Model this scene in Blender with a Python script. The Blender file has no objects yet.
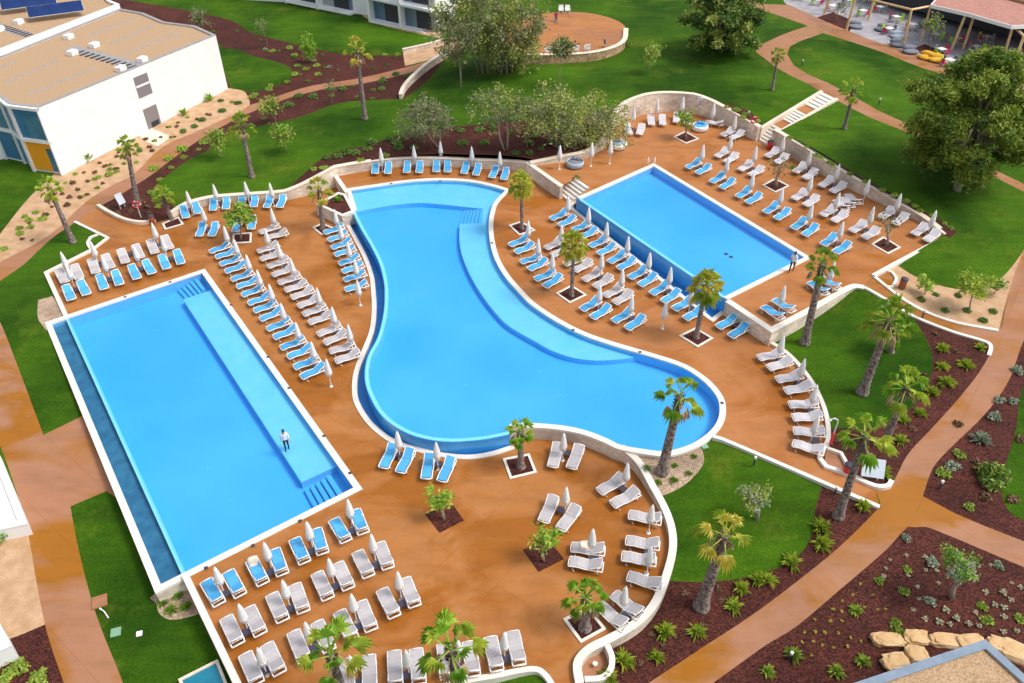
EXPO = .4
import bpy, bmesh, math, random
import numpy as np
from mathutils import Vector, Matrix, noise as mnoise
from mathutils.geometry import delaunay_2d_cdt, tessellate_polygon
random.seed(7); rng = np.random.default_rng(7)
S = bpy.context.scene; C = S.collection
R = math.radians
# ------------------------------------------------------------ camera model
F, TH, H = 800.0, R(38.7), 36.5
CS, SN = math.cos(TH), math.sin(TH)
def U(px, py, z=0.0):
    """point of the plane at height z that stands under this pixel of the photograph"""
    dx, dy = px-512, py-341.5
    dn = F*SN+dy*CS; t = (H-z)/dn
    return Vector((dx*t, (F*CS-dy*SN)*t, z))
def UY(px, py, Y):
    dx, dy = px-512, py-341.5
    t = Y/(F*CS-dy*SN)
    return Vector((dx*t, Y, H-(F*SN+dy*CS)*t))
Z0, Z1, Z2 = 0.0, 1.0, 2.2
CTRL = [(20,250,0),(0,400,-.3),(40,450,-.5),(100,520,-.8),(100,650,-1),(200,640,-1),(0,683,-1),(30,160,.3),(150,190,.2),(60,60,.5),(230,110,.8),
 (200,160,.6),(280,150,1.2),(250,185,.8),(210,190,.7),(350,60,1.8),(420,110,2.2),(360,140,1.8),(400,145,2.1),(450,140,2.3),(500,150,2.4),(590,60,3.2),
 (560,130,2.9),(640,80,3.85),(600,10,3.2),(700,80,4.2),(750,100,4.0),(650,90,3.9),(720,100,3.9),(840,90,4.6),(760,40,4.6),(900,130,4.2),(816,150,4.0),(890,185,3.4),
 (955,230,2.6),(960,260,2.4),(1010,250,2.5),(1000,100,4.5),(890,290,2.1),(990,320,1.9),(940,330,1.8),(870,330,1.2),(900,400,1.1),
 (800,350,1.0),(850,440,1),(800,470,1),(740,460,1),(650,480,.8),(690,470,.9),(662,500,.35),(682,530,.2),(680,555,0),(650,478,.75),(730,510,.5),(680,570,-.3),(720,610,-.4),(850,530,.6),
 (640,660,-.6),(900,500,.8),(1000,450,1.1),(900,620,-.1),(1000,620,.3),(760,680,-.6),(560,700,-.4),(500,690,-.4),(980,380,1.4),(80,240,0),(120,205,.05),(60,290,0),(170,200,.3)]
CW = np.array([[*U(a,b,c)] for a,b,c in CTRL])
FL = [(*U(a,b,c)[:2],c,r) for a,b,c,r in [(87,214,0,2.2),(76,222,0,1.6),(98,207,0,1.6),(162,221,0,1.5),(176,215,0,1.2),(868,283,2.2,1.8),(878,497,1.0,2.0),(566,690,0,2.5),(90,240,0,1.5),(890,280,2.15,1.2),(667,520,.22,1.5),(772,128,3.5,1.3),(790,120,3.75,1.3),(806,110,4.05,1.3),(765,124,3.5,1.2),(781,113,3.75,1.3),(797,103,4.05,1.3),(813,94,4.35,1.3),(826,106,4.35,1.3),(668,545,.15,1.5),(655,500,.4,1.2)]]
def ht(x, y):
    d2 = (CW[:,0]-x)**2+(CW[:,1]-y)**2
    w = 1/(d2+3.0)**1.6
    h = float((w*CW[:,2]).sum()/w.sum())
    for a,b,c,r in FL:
        q = math.exp(-((a-x)**2+(b-y)**2)/r**2)
        if q > .01: h = h*(1-q)+c*q
    return h
def UT(px, py):
    z = 0.5
    for _ in range(12):
        p = U(px, py, z); z = .4*z+.6*ht(p.x, p.y)
    p.z = ht(p.x, p.y); return p
def G(px, py, zone):
    if zone == 'g': return UT(px, py)
    return U(px, py, {'0':Z0,'1':Z1,'2':Z2}[zone])
# ------------------------------------------------------------ materials
def nodes(m):
    m.use_nodes = True; nt = m.node_tree; nt.nodes.clear(); return nt
def N(nt, t, **kw):
    n = nt.nodes.new(t)
    for k, v in kw.items():
        if k.startswith('i_'): n.inputs[k[2:].replace('_',' ')].default_value = v
        else: setattr(n, k, v)
    return n
def rgba(c): return (c[0], c[1], c[2], 1)
def sr(r, g, b):
    f = lambda v: ((v/255+.055)/1.055)**2.4 if v > 10 else v/255/12.92
    return (f(r), f(g), f(b))
def mat(name, c1, c2=None, scale=4, rough=.7, bump=0, c3=None, s3=30, world=False, bscale=None, transl=0, rnd=0, spec=.5, w3=.5, metallic=0):
    m = bpy.data.materials.new(name); nt = nodes(m)
    out = N(nt,'ShaderNodeOutputMaterial'); b = N(nt,'ShaderNodeBsdfPrincipled')
    b.inputs['Roughness'].default_value = rough; b.inputs['Specular IOR Level'].default_value = spec; b.inputs['Metallic'].default_value = metallic
    L = nt.links.new
    if world: co = N(nt,'ShaderNodeNewGeometry').outputs['Position']
    else: co = N(nt,'ShaderNodeTexCoord').outputs['Object']
    col = None
    if c2 is None: b.inputs['Base Color'].default_value = rgba(c1)
    else:
        n = N(nt,'ShaderNodeTexNoise'); n.inputs['Scale'].default_value = scale; n.inputs['Detail'].default_value = 5
        L(co, n.inputs['Vector'])
        rp = N(nt,'ShaderNodeMapRange'); rp.inputs[1].default_value = .35; rp.inputs[2].default_value = .65
        L(n.outputs['Fac'], rp.inputs[0])
        mx = N(nt,'ShaderNodeMix', data_type='RGBA'); mx.inputs[6].default_value = rgba(c1); mx.inputs[7].default_value = rgba(c2)
        L(rp.outputs[0], mx.inputs[0]); col = mx.outputs[2]
        if c3 is not None:
            n3 = N(nt,'ShaderNodeTexNoise'); n3.inputs['Scale'].default_value = s3; n3.inputs['Detail'].default_value = 3; L(co, n3.inputs['Vector'])
            r3 = N(nt,'ShaderNodeMapRange'); r3.inputs[1].default_value = .45; r3.inputs[2].default_value = .7; r3.inputs[4].default_value = w3
            L(n3.outputs['Fac'], r3.inputs[0])
            m3 = N(nt,'ShaderNodeMix', data_type='RGBA'); L(r3.outputs[0], m3.inputs[0]); L(col, m3.inputs[6]); m3.inputs[7].default_value = rgba(c3)
            col = m3.outputs[2]
        if rnd:
            oi = N(nt,'ShaderNodeObjectInfo'); hs = N(nt,'ShaderNodeHueSaturation')
            mr = N(nt,'ShaderNodeMapRange'); mr.inputs[3].default_value = 1-rnd; mr.inputs[4].default_value = 1+rnd
            L(oi.outputs['Random'], mr.inputs[0]); L(mr.outputs[0], hs.inputs['Value']); L(col, hs.inputs['Color']); col = hs.outputs[0]
        L(col, b.inputs['Base Color'])
    if bump:
        nb = N(nt,'ShaderNodeTexNoise'); nb.inputs['Scale'].default_value = bscale or scale*6; nb.inputs['Detail'].default_value = 4; L(co, nb.inputs['Vector'])
        bp = N(nt,'ShaderNodeBump'); bp.inputs['Strength'].default_value = bump; bp.inputs['Distance'].default_value = .05
        L(nb.outputs['Fac'], bp.inputs['Height']); L(bp.outputs[0], b.inputs['Normal'])
    if transl:
        tr = N(nt,'ShaderNodeBsdfTranslucent'); ms = N(nt,'ShaderNodeMixShader'); ms.inputs[0].default_value = transl
        if col is not None: L(col, tr.inputs[0])
        else: tr.inputs[0].default_value = rgba(c1)
        L(b.outputs[0], ms.inputs[1]); L(tr.outputs[0], ms.inputs[2]); L(ms.outputs[0], out.inputs[0])
    else: L(b.outputs[0], out.inputs[0])
    return m
def paving(name, dry, wet, mid, wetness, joint=(0,3.0,3.0)):
    """stained orange concrete with wet patches and shallow joints"""
    m = bpy.data.materials.new(name); nt = nodes(m); L = nt.links.new
    out = N(nt,'ShaderNodeOutputMaterial'); b = N(nt,'ShaderNodeBsdfPrincipled'); L(b.outputs[0], out.inputs[0])
    b.inputs['Specular IOR Level'].default_value = .25
    co = N(nt,'ShaderNodeNewGeometry').outputs['Position']
    mp = N(nt,'ShaderNodeMapping'); mp.inputs['Scale'].default_value = (.75,1.1,1); mp.inputs['Rotation'].default_value = (0,0,R(25)); L(co, mp.inputs[0])
    n1 = N(nt,'ShaderNodeTexNoise'); n1.inputs['Scale'].default_value = .22; n1.inputs['Detail'].default_value = 6; n1.inputs['Roughness'].default_value = .55; n1.inputs['Distortion'].default_value = .6; L(mp.outputs[0], n1.inputs['Vector'])
    r1 = N(nt,'ShaderNodeMapRange'); r1.inputs[1].default_value = wetness-.05; r1.inputs[2].default_value = wetness+.07; L(n1.outputs['Fac'], r1.inputs[0])
    n2 = N(nt,'ShaderNodeTexNoise'); n2.inputs['Scale'].default_value = .9; n2.inputs['Detail'].default_value = 8; n2.inputs['Roughness'].default_value = .7; L(mp.outputs[0], n2.inputs['Vector'])
    r2 = N(nt,'ShaderNodeMapRange'); r2.inputs[1].default_value = .3; r2.inputs[2].default_value = .7; L(n2.outputs['Fac'], r2.inputs[0])
    ma = N(nt,'ShaderNodeMix', data_type='RGBA'); ma.inputs[6].default_value = rgba(dry); ma.inputs[7].default_value = rgba(mid); L(r2.outputs[0], ma.inputs[0])
    mb = N(nt,'ShaderNodeMix', data_type='RGBA'); L(r1.outputs[0], mb.inputs[0]); L(ma.outputs[2], mb.inputs[6]); mb.inputs[7].default_value = rgba(wet)
    # thin streaks
    mp3 = N(nt,'ShaderNodeMapping'); mp3.inputs['Scale'].default_value = (.35,1.3,1); mp3.inputs['Rotation'].default_value = (0,0,R(-12)); L(co, mp3.inputs[0])
    n3 = N(nt,'ShaderNodeTexNoise'); n3.inputs['Scale'].default_value = .8; n3.inputs['Detail'].default_value = 7; n3.inputs['Roughness'].default_value = .65; L(mp3.outputs[0], n3.inputs['Vector'])
    r3 = N(nt,'ShaderNodeMapRange'); r3.inputs[1].default_value = .45; r3.inputs[2].default_value = .75; r3.inputs[3].default_value = 1.05; r3.inputs[4].default_value = .82; L(n3.outputs['Fac'], r3.inputs[0])
    hs = N(nt,'ShaderNodeHueSaturation'); L(r3.outputs[0], hs.inputs['Value']); L(mb.outputs[2], hs.inputs['Color'])
    br = N(nt,'ShaderNodeTexBrick'); br.offset = 0
    mpb = N(nt,'ShaderNodeMapping'); mpb.inputs['Rotation'].default_value = (0,0,joint[0]); L(co, mpb.inputs[0]); L(mpb.outputs[0], br.inputs['Vector'])
    br.inputs['Scale'].default_value = 1; br.inputs['Brick Width'].default_value = joint[1]; br.inputs['Row Height'].default_value = joint[2]; br.inputs['Mortar Size'].default_value = .012; br.inputs['Mortar Smooth'].default_value = .3
    mj = N(nt,'ShaderNodeMix', data_type='RGBA', blend_type='MULTIPLY'); mj.inputs[7].default_value = (.72,.66,.62,1)
    L(br.outputs['Fac'], mj.inputs[0]); L(hs.outputs[0], mj.inputs[6])
    L(mj.outputs[2], b.inputs['Base Color'])
    rr = N(nt,'ShaderNodeMapRange'); rr.inputs[3].default_value = .62; rr.inputs[4].default_value = .22; L(r1.outputs[0], rr.inputs[0]); L(rr.outputs[0], b.inputs['Roughness'])
    nb = N(nt,'ShaderNodeTexNoise'); nb.inputs['Scale'].default_value = 18; L(co, nb.inputs['Vector'])
    bp = N(nt,'ShaderNodeBump'); bp.inputs['Strength'].default_value = .12; bp.inputs['Distance'].default_value = .02; L(nb.outputs['Fac'], bp.inputs['Height']); L(bp.outputs[0], b.inputs['Normal'])
    return m
def cells(name, ca, cb, grout, scale, rough=.85, bump=.6, stretch=(1,1,1)):
    """irregular stones set in mortar / loose chips"""
    m = bpy.data.materials.new(name); nt = nodes(m); L = nt.links.new
    out = N(nt,'ShaderNodeOutputMaterial'); b = N(nt,'ShaderNodeBsdfPrincipled'); L(b.outputs[0], out.inputs[0]); b.inputs['Roughness'].default_value = rough; b.inputs['Specular IOR Level'].default_value = .25
    co = N(nt,'ShaderNodeNewGeometry').outputs['Position']; mp = N(nt,'ShaderNodeMapping'); mp.inputs['Scale'].default_value = stretch; L(co, mp.inputs[0])
    v = N(nt,'ShaderNodeTexVoronoi'); v.inputs['Scale'].default_value = scale; L(mp.outputs[0], v.inputs['Vector'])
    e = N(nt,'ShaderNodeTexVoronoi', feature='DISTANCE_TO_EDGE'); e.inputs['Scale'].default_value = scale; L(mp.outputs[0], e.inputs['Vector'])
    sp = N(nt,'ShaderNodeSeparateColor'); L(v.outputs['Color'], sp.inputs[0])
    mx = N(nt,'ShaderNodeMix', data_type='RGBA'); mx.inputs[6].default_value = rgba(ca); mx.inputs[7].default_value = rgba(cb); L(sp.outputs[0], mx.inputs[0])
    r = N(nt,'ShaderNodeMapRange'); r.inputs[1].default_value = .0; r.inputs[2].default_value = .07; L(e.outputs[0], r.inputs[0])
    m2 = N(nt,'ShaderNodeMix', data_type='RGBA'); m2.inputs[6].default_value = rgba(grout); L(mx.outputs[2], m2.inputs[7]); L(r.outputs[0], m2.inputs[0])
    n = N(nt,'ShaderNodeTexNoise'); n.inputs['Scale'].default_value = .35; n.inputs['Detail'].default_value = 6; L(co, n.inputs['Vector'])
    rn = N(nt,'ShaderNodeMapRange'); rn.inputs[1].default_value = .3; rn.inputs[2].default_value = .7; rn.inputs[3].default_value = .7; rn.inputs[4].default_value = 1.3; L(n.outputs['Fac'], rn.inputs[0])
    hs = N(nt,'ShaderNodeHueSaturation'); L(rn.outputs[0], hs.inputs['Value']); L(m2.outputs[2], hs.inputs['Color']); L(hs.outputs[0], b.inputs['Base Color'])
    bp = N(nt,'ShaderNodeBump'); bp.inputs['Strength'].default_value = bump; bp.inputs['Distance'].default_value = .04; L(r.outputs[0], bp.inputs['Height']); L(bp.outputs[0], b.inputs['Normal'])
    return m
def lawn_mat():
    m = bpy.data.materials.new('lawn_grass'); nt = nodes(m); L = nt.links.new
    out = N(nt,'ShaderNodeOutputMaterial'); b = N(nt,'ShaderNodeBsdfPrincipled'); L(b.outputs[0], out.inputs[0]); b.inputs['Roughness'].default_value = .9; b.inputs['Specular IOR Level'].default_value = .1
    co = N(nt,'ShaderNodeNewGeometry').outputs['Position']
    def nz(s, d, sc=(1,1,1), rot=0, lo=.3, hi=.7, a=0., z=1., ro=.6):
        mp = N(nt,'ShaderNodeMapping'); mp.inputs['Scale'].default_value = sc; mp.inputs['Rotation'].default_value = (0,0,rot); L(co, mp.inputs[0])
        n = N(nt,'ShaderNodeTexNoise'); n.inputs['Scale'].default_value = s; n.inputs['Detail'].default_value = d; n.inputs['Roughness'].default_value = ro; L(mp.outputs[0], n.inputs['Vector'])
        r = N(nt,'ShaderNodeMapRange'); r.inputs[1].default_value = lo; r.inputs[2].default_value = hi; r.inputs[3].default_value = a; r.inputs[4].default_value = z; L(n.outputs['Fac'], r.inputs[0]); return r.outputs[0]
    mx = N(nt,'ShaderNodeMix', data_type='RGBA'); mx.inputs[6].default_value = rgba(LAWN_A); mx.inputs[7].default_value = rgba(LAWN_B)
    L(nz(.09, 8, lo=.38, hi=.62, ro=.62), mx.inputs[0])  # broad mottle: sunlit and shaded lawn tones put into the colour, plus uneven grass
    m2 = N(nt,'ShaderNodeMix', data_type='RGBA'); L(mx.outputs[2], m2.inputs[6]); m2.inputs[7].default_value = rgba(LAWN_C)
    L(nz(.22, 9, lo=.54, hi=.74, z=.7, ro=.72), m2.inputs[0])
    hs = N(nt,'ShaderNodeHueSaturation'); L(m2.outputs[2], hs.inputs['Color'])
    mu = N(nt,'ShaderNodeMath', operation='MULTIPLY'); L(nz(7, 8, a=.42, z=1.6, ro=.85), mu.inputs[0]); L(nz(.9, 3, sc=(.3,1.6,1), rot=R(-38), a=.86, z=1.14), mu.inputs[1]); L(mu.outputs[0], hs.inputs['Value'])
    L(hs.outputs[0], b.inputs['Base Color'])
    nb = N(nt,'ShaderNodeTexNoise'); nb.inputs['Scale'].default_value = 25; nb.inputs['Detail'].default_value = 5; L(co, nb.inputs['Vector'])
    bp = N(nt,'ShaderNodeBump'); bp.inputs['Strength'].default_value = .8; bp.inputs['Distance'].default_value = .06; L(nb.outputs['Fac'], bp.inputs['Height']); L(bp.outputs[0], b.inputs['Normal'])
    return m
LAWN_A, LAWN_B, LAWN_C = (.018,.060,.002), (.062,.145,.005), (.14,.16,.014)
def water_mat(name, tint, dens):
    m = bpy.data.materials.new(name); nt = nodes(m); L = nt.links.new
    out = N(nt,'ShaderNodeOutputMaterial'); tr = N(nt,'ShaderNodeBsdfTransparent'); gl = N(nt,'ShaderNodeBsdfGlossy'); gl.inputs['Roughness'].default_value = .12
    tr.inputs[0].default_value = (.97,.99,1,1)
    fr = N(nt,'ShaderNodeFresnel'); fr.inputs[0].default_value = 1.33; ms = N(nt,'ShaderNodeMixShader')
    co = N(nt,'ShaderNodeNewGeometry').outputs['Position']
    nb = N(nt,'ShaderNodeTexNoise'); nb.inputs['Scale'].default_value = 2.2; nb.inputs['Detail'].default_value = 4; L(co, nb.inputs['Vector'])
    bp = N(nt,'ShaderNodeBump'); bp.inputs['Strength'].default_value = .5; bp.inputs['Distance'].default_value = .06; L(nb.outputs['Fac'], bp.inputs['Height']); L(bp.outputs[0], gl.inputs['Normal']); L(bp.outputs[0], fr.inputs['Normal'])
    L(fr.outputs[0], ms.inputs[0]); L(tr.outputs[0], ms.inputs[1]); L(gl.outputs[0], ms.inputs[2]); L(ms.outputs[0], out.inputs[0])
    va = N(nt,'ShaderNodeVolumeAbsorption'); va.inputs[0].default_value = rgba(tint); va.inputs[1].default_value = dens; L(va.outputs[0], out.inputs[1])
    return m
M = {}
M['deck'] = paving('deck_concrete', (.40,.172,.060), (.305,.104,.014), (.37,.138,.028), .50, (R(38),3.2,3.2))
M['deck_high'] = paving('terrace_concrete', (.42,.180,.070), (.33,.112,.018), (.385,.145,.036), .55, (R(-28),3.2,3.2))
M['path'] = paving('path_concrete', (.355,.175,.105), (.31,.118,.012), (.33,.150,.070), .53, (R(38),60,3.4))
M['lawn'] = lawn_mat()
M['mulch'] = cells('bark_mulch', (.028,.008,.007), (.165,.042,.028), (.010,.003,.003), 11, bump=1, stretch=(1,1.6,1))
M['sand'] = mat('sandy_gravel', (.45,.27,.14), (.58,.38,.23), 1.2, .9, .5, c3=(.36,.20,.11), s3=14, world=True, bscale=30)
M['gravel'] = cells('pale_gravel', (.62,.47,.34), (.42,.29,.20), (.25,.16,.10), 9, bump=1)
M['stone'] = cells('cream_stone', (.78,.70,.60), (.60,.50,.40), (.62,.53,.43), 2.2, bump=.5, stretch=(1,1,1.8))
M['rubble'] = cells('rubble_stone', (.58,.40,.24), (.36,.22,.13), (.25,.15,.09), 2.4, bump=.8)
M['cap'] = mat('cream_cap', (.80,.70,.57), (.68,.57,.45), .8, .6, .1, world=True)
M['white'] = mat('white_edging', (.80,.75,.68), (.70,.65,.58), .7, .5, .05, world=True)
M['render'] = mat('white_render', (.84,.84,.84), (.80,.80,.80), .5, .7, .03, world=True)
M['tile'] = mat('pool_tile', (.055,.44,.88), (.105,.52,.93), .10, .35, world=True)
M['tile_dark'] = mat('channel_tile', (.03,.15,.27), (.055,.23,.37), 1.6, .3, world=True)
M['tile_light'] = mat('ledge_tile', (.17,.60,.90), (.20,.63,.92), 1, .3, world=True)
M['step'] = mat('pool_step_edge', (.05,.33,.72), None)
M['tile_face'] = mat('weir_tile', (.035,.30,.76), (.05,.36,.82), .8, .2, world=True)
M['water'] = water_mat('pool_water', (.25,.80,1.0), .16)
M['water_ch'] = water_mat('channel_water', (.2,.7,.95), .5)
M['pole'] = mat('painted_pole', (.72,.70,.68), None, rough=.4)
M['canvas'] = mat('white_canvas', (.95,.95,.94), (.92,.92,.92), 5, .8, .2, transl=.3)
M['frame'] = mat('white_plastic', (.86,.85,.85), None, rough=.4)
M['sling_blue'] = mat('blue_mesh', (.055,.34,.66), (.075,.39,.71), 6, .7, rnd=.08)
M['sling_grey'] = mat('grey_mesh', (.42,.395,.41), (.48,.45,.46), 6, .7, rnd=.06)
M['sling_pale'] = mat('pale_mesh', (.52,.49,.53), (.58,.55,.58), 6, .7, rnd=.05)
M['dark_plastic'] = mat('dark_plastic', (.05,.045,.075), None, rough=.5)
M['trunk'] = mat('palm_bark', (.07,.05,.045), (.34,.27,.24), 6, .95, 1.0, bscale=7)
M['boots'] = mat('leaf_bases', (.12,.08,.055), (.26,.18,.12), 7, .9, .8)
M['bark'] = mat('tree_bark', (.26,.20,.15), (.40,.33,.27), 6, .9, .6)
M['frond'] = mat('palm_frond', (.26,.40,.03), (.56,.60,.08), 1.3, .55, transl=.3, rnd=.12)
M['frond_y'] = mat('palm_frond_yellow', (.50,.50,.06), (.72,.60,.12), 2, .55, transl=.3, rnd=.1)
M['frond_g'] = mat('palm_frond_green', (.14,.33,.02), (.36,.54,.05), 1.6, .5, transl=.3, rnd=.1)
M['dead'] = mat('dead_frond', (.46,.30,.16), (.60,.44,.27), 3, .9, transl=.15)
M['olive'] = mat('olive_leaves', (.14,.17,.065), (.29,.31,.14), .9, .6, transl=.25, rnd=.1)
M['olive_y'] = mat('olive_new_leaves', (.26,.33,.05), (.42,.44,.10), .9, .6, transl=.25, rnd=.1)
M['dense'] = mat('dense_leaves', (.03,.09,.015), (.13,.23,.03), .7, .55, transl=.2)
M['pine'] = mat('pine_needles', (.05,.115,.012), (.17,.26,.025), .45, .7, transl=.2)
M['pine_l'] = mat('pine_new_needles', (.24,.33,.035), (.36,.43,.06), .6, .7, transl=.25)
M['shrub'] = mat('shrub_leaves', (.22,.34,.04), (.42,.52,.08), 5, .6, transl=.25, rnd=.2)
M['shrub_d'] = mat('dark_shrub_leaves', (.08,.17,.03), (.20,.30,.06), 4, .6, transl=.2, rnd=.2)
M['silver'] = mat('silver_leaves', (.22,.28,.18), (.42,.46,.34), 5, .7, transl=.15, rnd=.1)
M['brownbush'] = mat('russet_leaves', (.13,.075,.04), (.25,.14,.07), 5, .8, rnd=.1)
M['flower'] = mat('yellow_flowers', (.55,.40,.04), (.65,.50,.12), 8, .8)
M['straw'] = mat('pale_tuft', (.45,.40,.24), (.58,.52,.34), 8, .8)
M['glass_b'] = mat('blue_window', (.05,.14,.22), (.08,.22,.34), .6, .12)
M['blue_wall'] = mat('blue_wall', (.035,.17,.33), None, rough=.6)
M['yellow_wall'] = mat('yellow_wall', (.80,.34,.01), None, rough=.6)
M['grey_win'] = mat('grey_shutter', (.22,.20,.21), None, rough=.5)
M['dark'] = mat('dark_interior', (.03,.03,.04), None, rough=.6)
M['roofgravel'] = mat('roof_gravel', (.32,.20,.10), (.58,.40,.25), 12, .95, .5, c3=(.26,.15,.08), s3=26, world=True, bscale=30)
M['roofgrey'] = mat('roof_strip', (.27,.26,.26), (.34,.32,.32), 2, .8, world=True)
M['zinc'] = mat('zinc_flashing', (.16,.22,.29), (.21,.27,.35), 2, .5, world=True)
M['solar'] = mat('solar_glass', (.003,.02,.10), (.005,.03,.15), 1, .15)
M['wood'] = mat('pine_wood', (.62,.42,.20), (.74,.54,.30), 3, .7, .1)
M['roofred'] = mat('reed_roof', (.34,.15,.11), (.46,.22,.17), 3, .8, .3)
M['paving'] = mat('grey_paving', (.26,.25,.28), (.40,.38,.40), .7, .6, .1, world=True)
M['red'] = mat('red_paint', (.60,.03,.03), None, rough=.4)
M['lime'] = mat('lime_plastic', (.40,.65,.05), None, rough=.4)
M['magenta'] = mat('magenta_plastic', (.50,.02,.10), None, rough=.4)
M['greyc'] = mat('grey_fabric', (.16,.17,.21), (.22,.23,.27), 4, .9)
M['bluegrey'] = mat('blue_grey_fabric', (.32,.40,.50), (.42,.50,.58), 4, .9)
M['gold'] = mat('mustard_fabric', (.62,.32,.02), (.72,.40,.04), 4, .9)
M['skin'] = mat('skin', (.45,.24,.16), None, rough=.6)
M['hair'] = mat('dark_hair', (.02,.015,.012), None, rough=.6)
M['shirt'] = mat('white_shirt', (.75,.76,.78), None, rough=.9)
M['trousers'] = mat('dark_trousers', (.015,.018,.03), None, rough=.9)
M['pinktop'] = mat('red_top', (.45,.04,.08), None, rough=.9)
M['boulder'] = mat('golden_stone', (.56,.34,.15), (.70,.50,.28), 1.5, .85, .7, c3=(.45,.28,.14), s3=5)
M['teal'] = mat('teal_liner', (.01,.16,.25), (.015,.20,.30), 1, .3, world=True)
M['hatch'] = mat('timber_hatch', (.36,.17,.08), (.30,.13,.06), 3, .8)
M['brownbin'] = mat('brown_bin', (.28,.07,.03), None, rough=.5)
M['green_paint'] = mat('green_lid', (.20,.36,.24), None, rough=.5)
M['panel'] = mat('notice_panel', (.55,.62,.72), (.62,.68,.76), 2, .3)
# ------------------------------------------------------------ mesh helpers
def link(o, parent=None):
    C.objects.link(o)
    if parent is not None: o.parent = parent
    return o
def mesh(name, vs, fs, m, parent=None, smooth=False, mids=None):
    me = bpy.data.meshes.new(name); me.from_pydata([tuple(v) for v in vs], [], [tuple(f) for f in fs]); me.update()
    for mm in (m if isinstance(m, (list, tuple)) else [m]): me.materials.append(mm)
    if mids is not None: me.polygons.foreach_set('material_index', mids)
    if smooth: me.polygons.foreach_set('use_smooth', [True]*len(me.polygons))
    return link(bpy.data.objects.new(name, me), parent)
def tag(o, label=None, cat=None, group=None, kind=None):
    if label: o['label'] = label
    if cat: o['category'] = cat
    if group: o['group'] = group
    if kind: o['kind'] = kind
    return o
def empty(name, loc, rz=0, label=None, cat=None, group=None):
    o = bpy.data.objects.new(name, None); o.location = loc; o.rotation_euler = (0,0,rz); o.empty_display_size = .2; C.objects.link(o)
    return tag(o, label, cat, group)
def copy_tree(o, parent=None):
    c = o.copy(); C.objects.link(c)
    if parent is not None: c.parent = parent
    for ch in list(o.children): copy_tree(ch, c)
    return c
class MB:
    def __init__(s): s.v = []; s.f = []
    def add(s, vs, fs):
        n = len(s.v); s.v += [Vector(v) for v in vs]; s.f += [tuple(i+n for i in f) for f in fs]; return s
    def box(s, c, d, rz=0, rx=0, ry=0):
        x,y,z = (k/2 for k in d); m = Matrix.Rotation(rz,3,'Z')@Matrix.Rotation(ry,3,'Y')@Matrix.Rotation(rx,3,'X')
        vs = [Vector(c)+m@Vector(p) for p in ((-x,-y,-z),(x,-y,-z),(x,y,-z),(-x,y,-z),(-x,-y,z),(x,-y,z),(x,y,z),(-x,y,z))]
        return s.add(vs, [(0,3,2,1),(4,5,6,7),(0,1,5,4),(1,2,6,5),(2,3,7,6),(3,0,4,7)])
    def tube(s, pts, rad, n=8, caps=True):
        pts = [Vector(p) for p in pts]; rs = rad if isinstance(rad,(list,tuple)) else [rad]*len(pts); rings = []
        for i,p in enumerate(pts):
            d = (pts[min(i+1,len(pts)-1)]-pts[max(i-1,0)]).normalized()
            a = d.cross(Vector((0,0,1)) if abs(d.z)<.95 else Vector((1,0,0))).normalized(); b = d.cross(a)
            rings.append([p+(a*math.cos(2*math.pi*k/n)+b*math.sin(2*math.pi*k/n))*rs[i] for k in range(n)])
        vs = [v for r in rings for v in r]; fs = []
        for i in range(len(pts)-1):
            for k in range(n): fs.append((i*n+k,i*n+(k+1)%n,(i+1)*n+(k+1)%n,(i+1)*n+k))
        if caps: fs += [tuple(range(n-1,-1,-1)), tuple(range((len(pts)-1)*n,len(pts)*n))]
        return s.add(vs, fs)
    def lathe(s, prof, n=12, c=(0,0,0)):
        vs = [(c[0]+r*math.cos(2*math.pi*k/n), c[1]+r*math.sin(2*math.pi*k/n), c[2]+z) for r,z in prof for k in range(n)]; fs = []
        for i in range(len(prof)-1):
            for k in range(n): fs.append((i*n+k,i*n+(k+1)%n,(i+1)*n+(k+1)%n,(i+1)*n+k))
        fs += [tuple(range(n-1,-1,-1)), tuple(range((len(prof)-1)*n,len(prof)*n))]
        return s.add(vs, fs)
    def build(s, name, m, parent=None, smooth=False): return mesh(name, s.v, s.f, m, parent, smooth)
def area(p): return sum(p[i].x*p[(i+1)%len(p)].y-p[(i+1)%len(p)].x*p[i].y for i in range(len(p)))/2
def sm(pts, closed=True, n=4, ang=50):
    """round a polyline off with Catmull-Rom spans, keeping its sharp corners"""
    P = [Vector((p[0],p[1],0)) for p in pts]; L = len(P); out = []
    def cor(i):
        if not closed and i in (0, L-1): return True
        a = (P[i]-P[i-1]); b = (P[(i+1)%L]-P[i])
        if a.length < 1e-6 or b.length < 1e-6: return True
        return math.degrees(a.angle(b)) > ang
    cs = [cor(i) for i in range(L)]
    for i in range(L if closed else L-1):
        p1, p2 = P[i], P[(i+1)%L]; p0 = P[i-1]; p3 = P[(i+2)%L] if closed else P[min(i+2,L-1)]
        d = (p2-p1).length
        t1 = (p2-p1) if cs[i] else (p2-p0).normalized()*d
        t2 = (p2-p1) if cs[(i+1)%L] else (p3-p1).normalized()*d
        k = 1 if (cs[i] and cs[(i+1)%L]) else n
        for j in range(k):
            t = j/k; t2_, t3 = t*t, t*t*t
            out.append(p1*(2*t3-3*t2_+1)+t1*(t3-2*t2_+t)+p2*(-2*t3+3*t2_)+t2*(t3-t2_))
    if not closed: out.append(P[-1])
    return out
def W(pxs, zone, closed=True, smooth=True, ang=50, n=4):
    p = [G(a,b,zone) for a,b in pxs]
    return sm(p, closed, n, ang) if smooth else [Vector((q.x,q.y,0)) for q in p]
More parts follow.
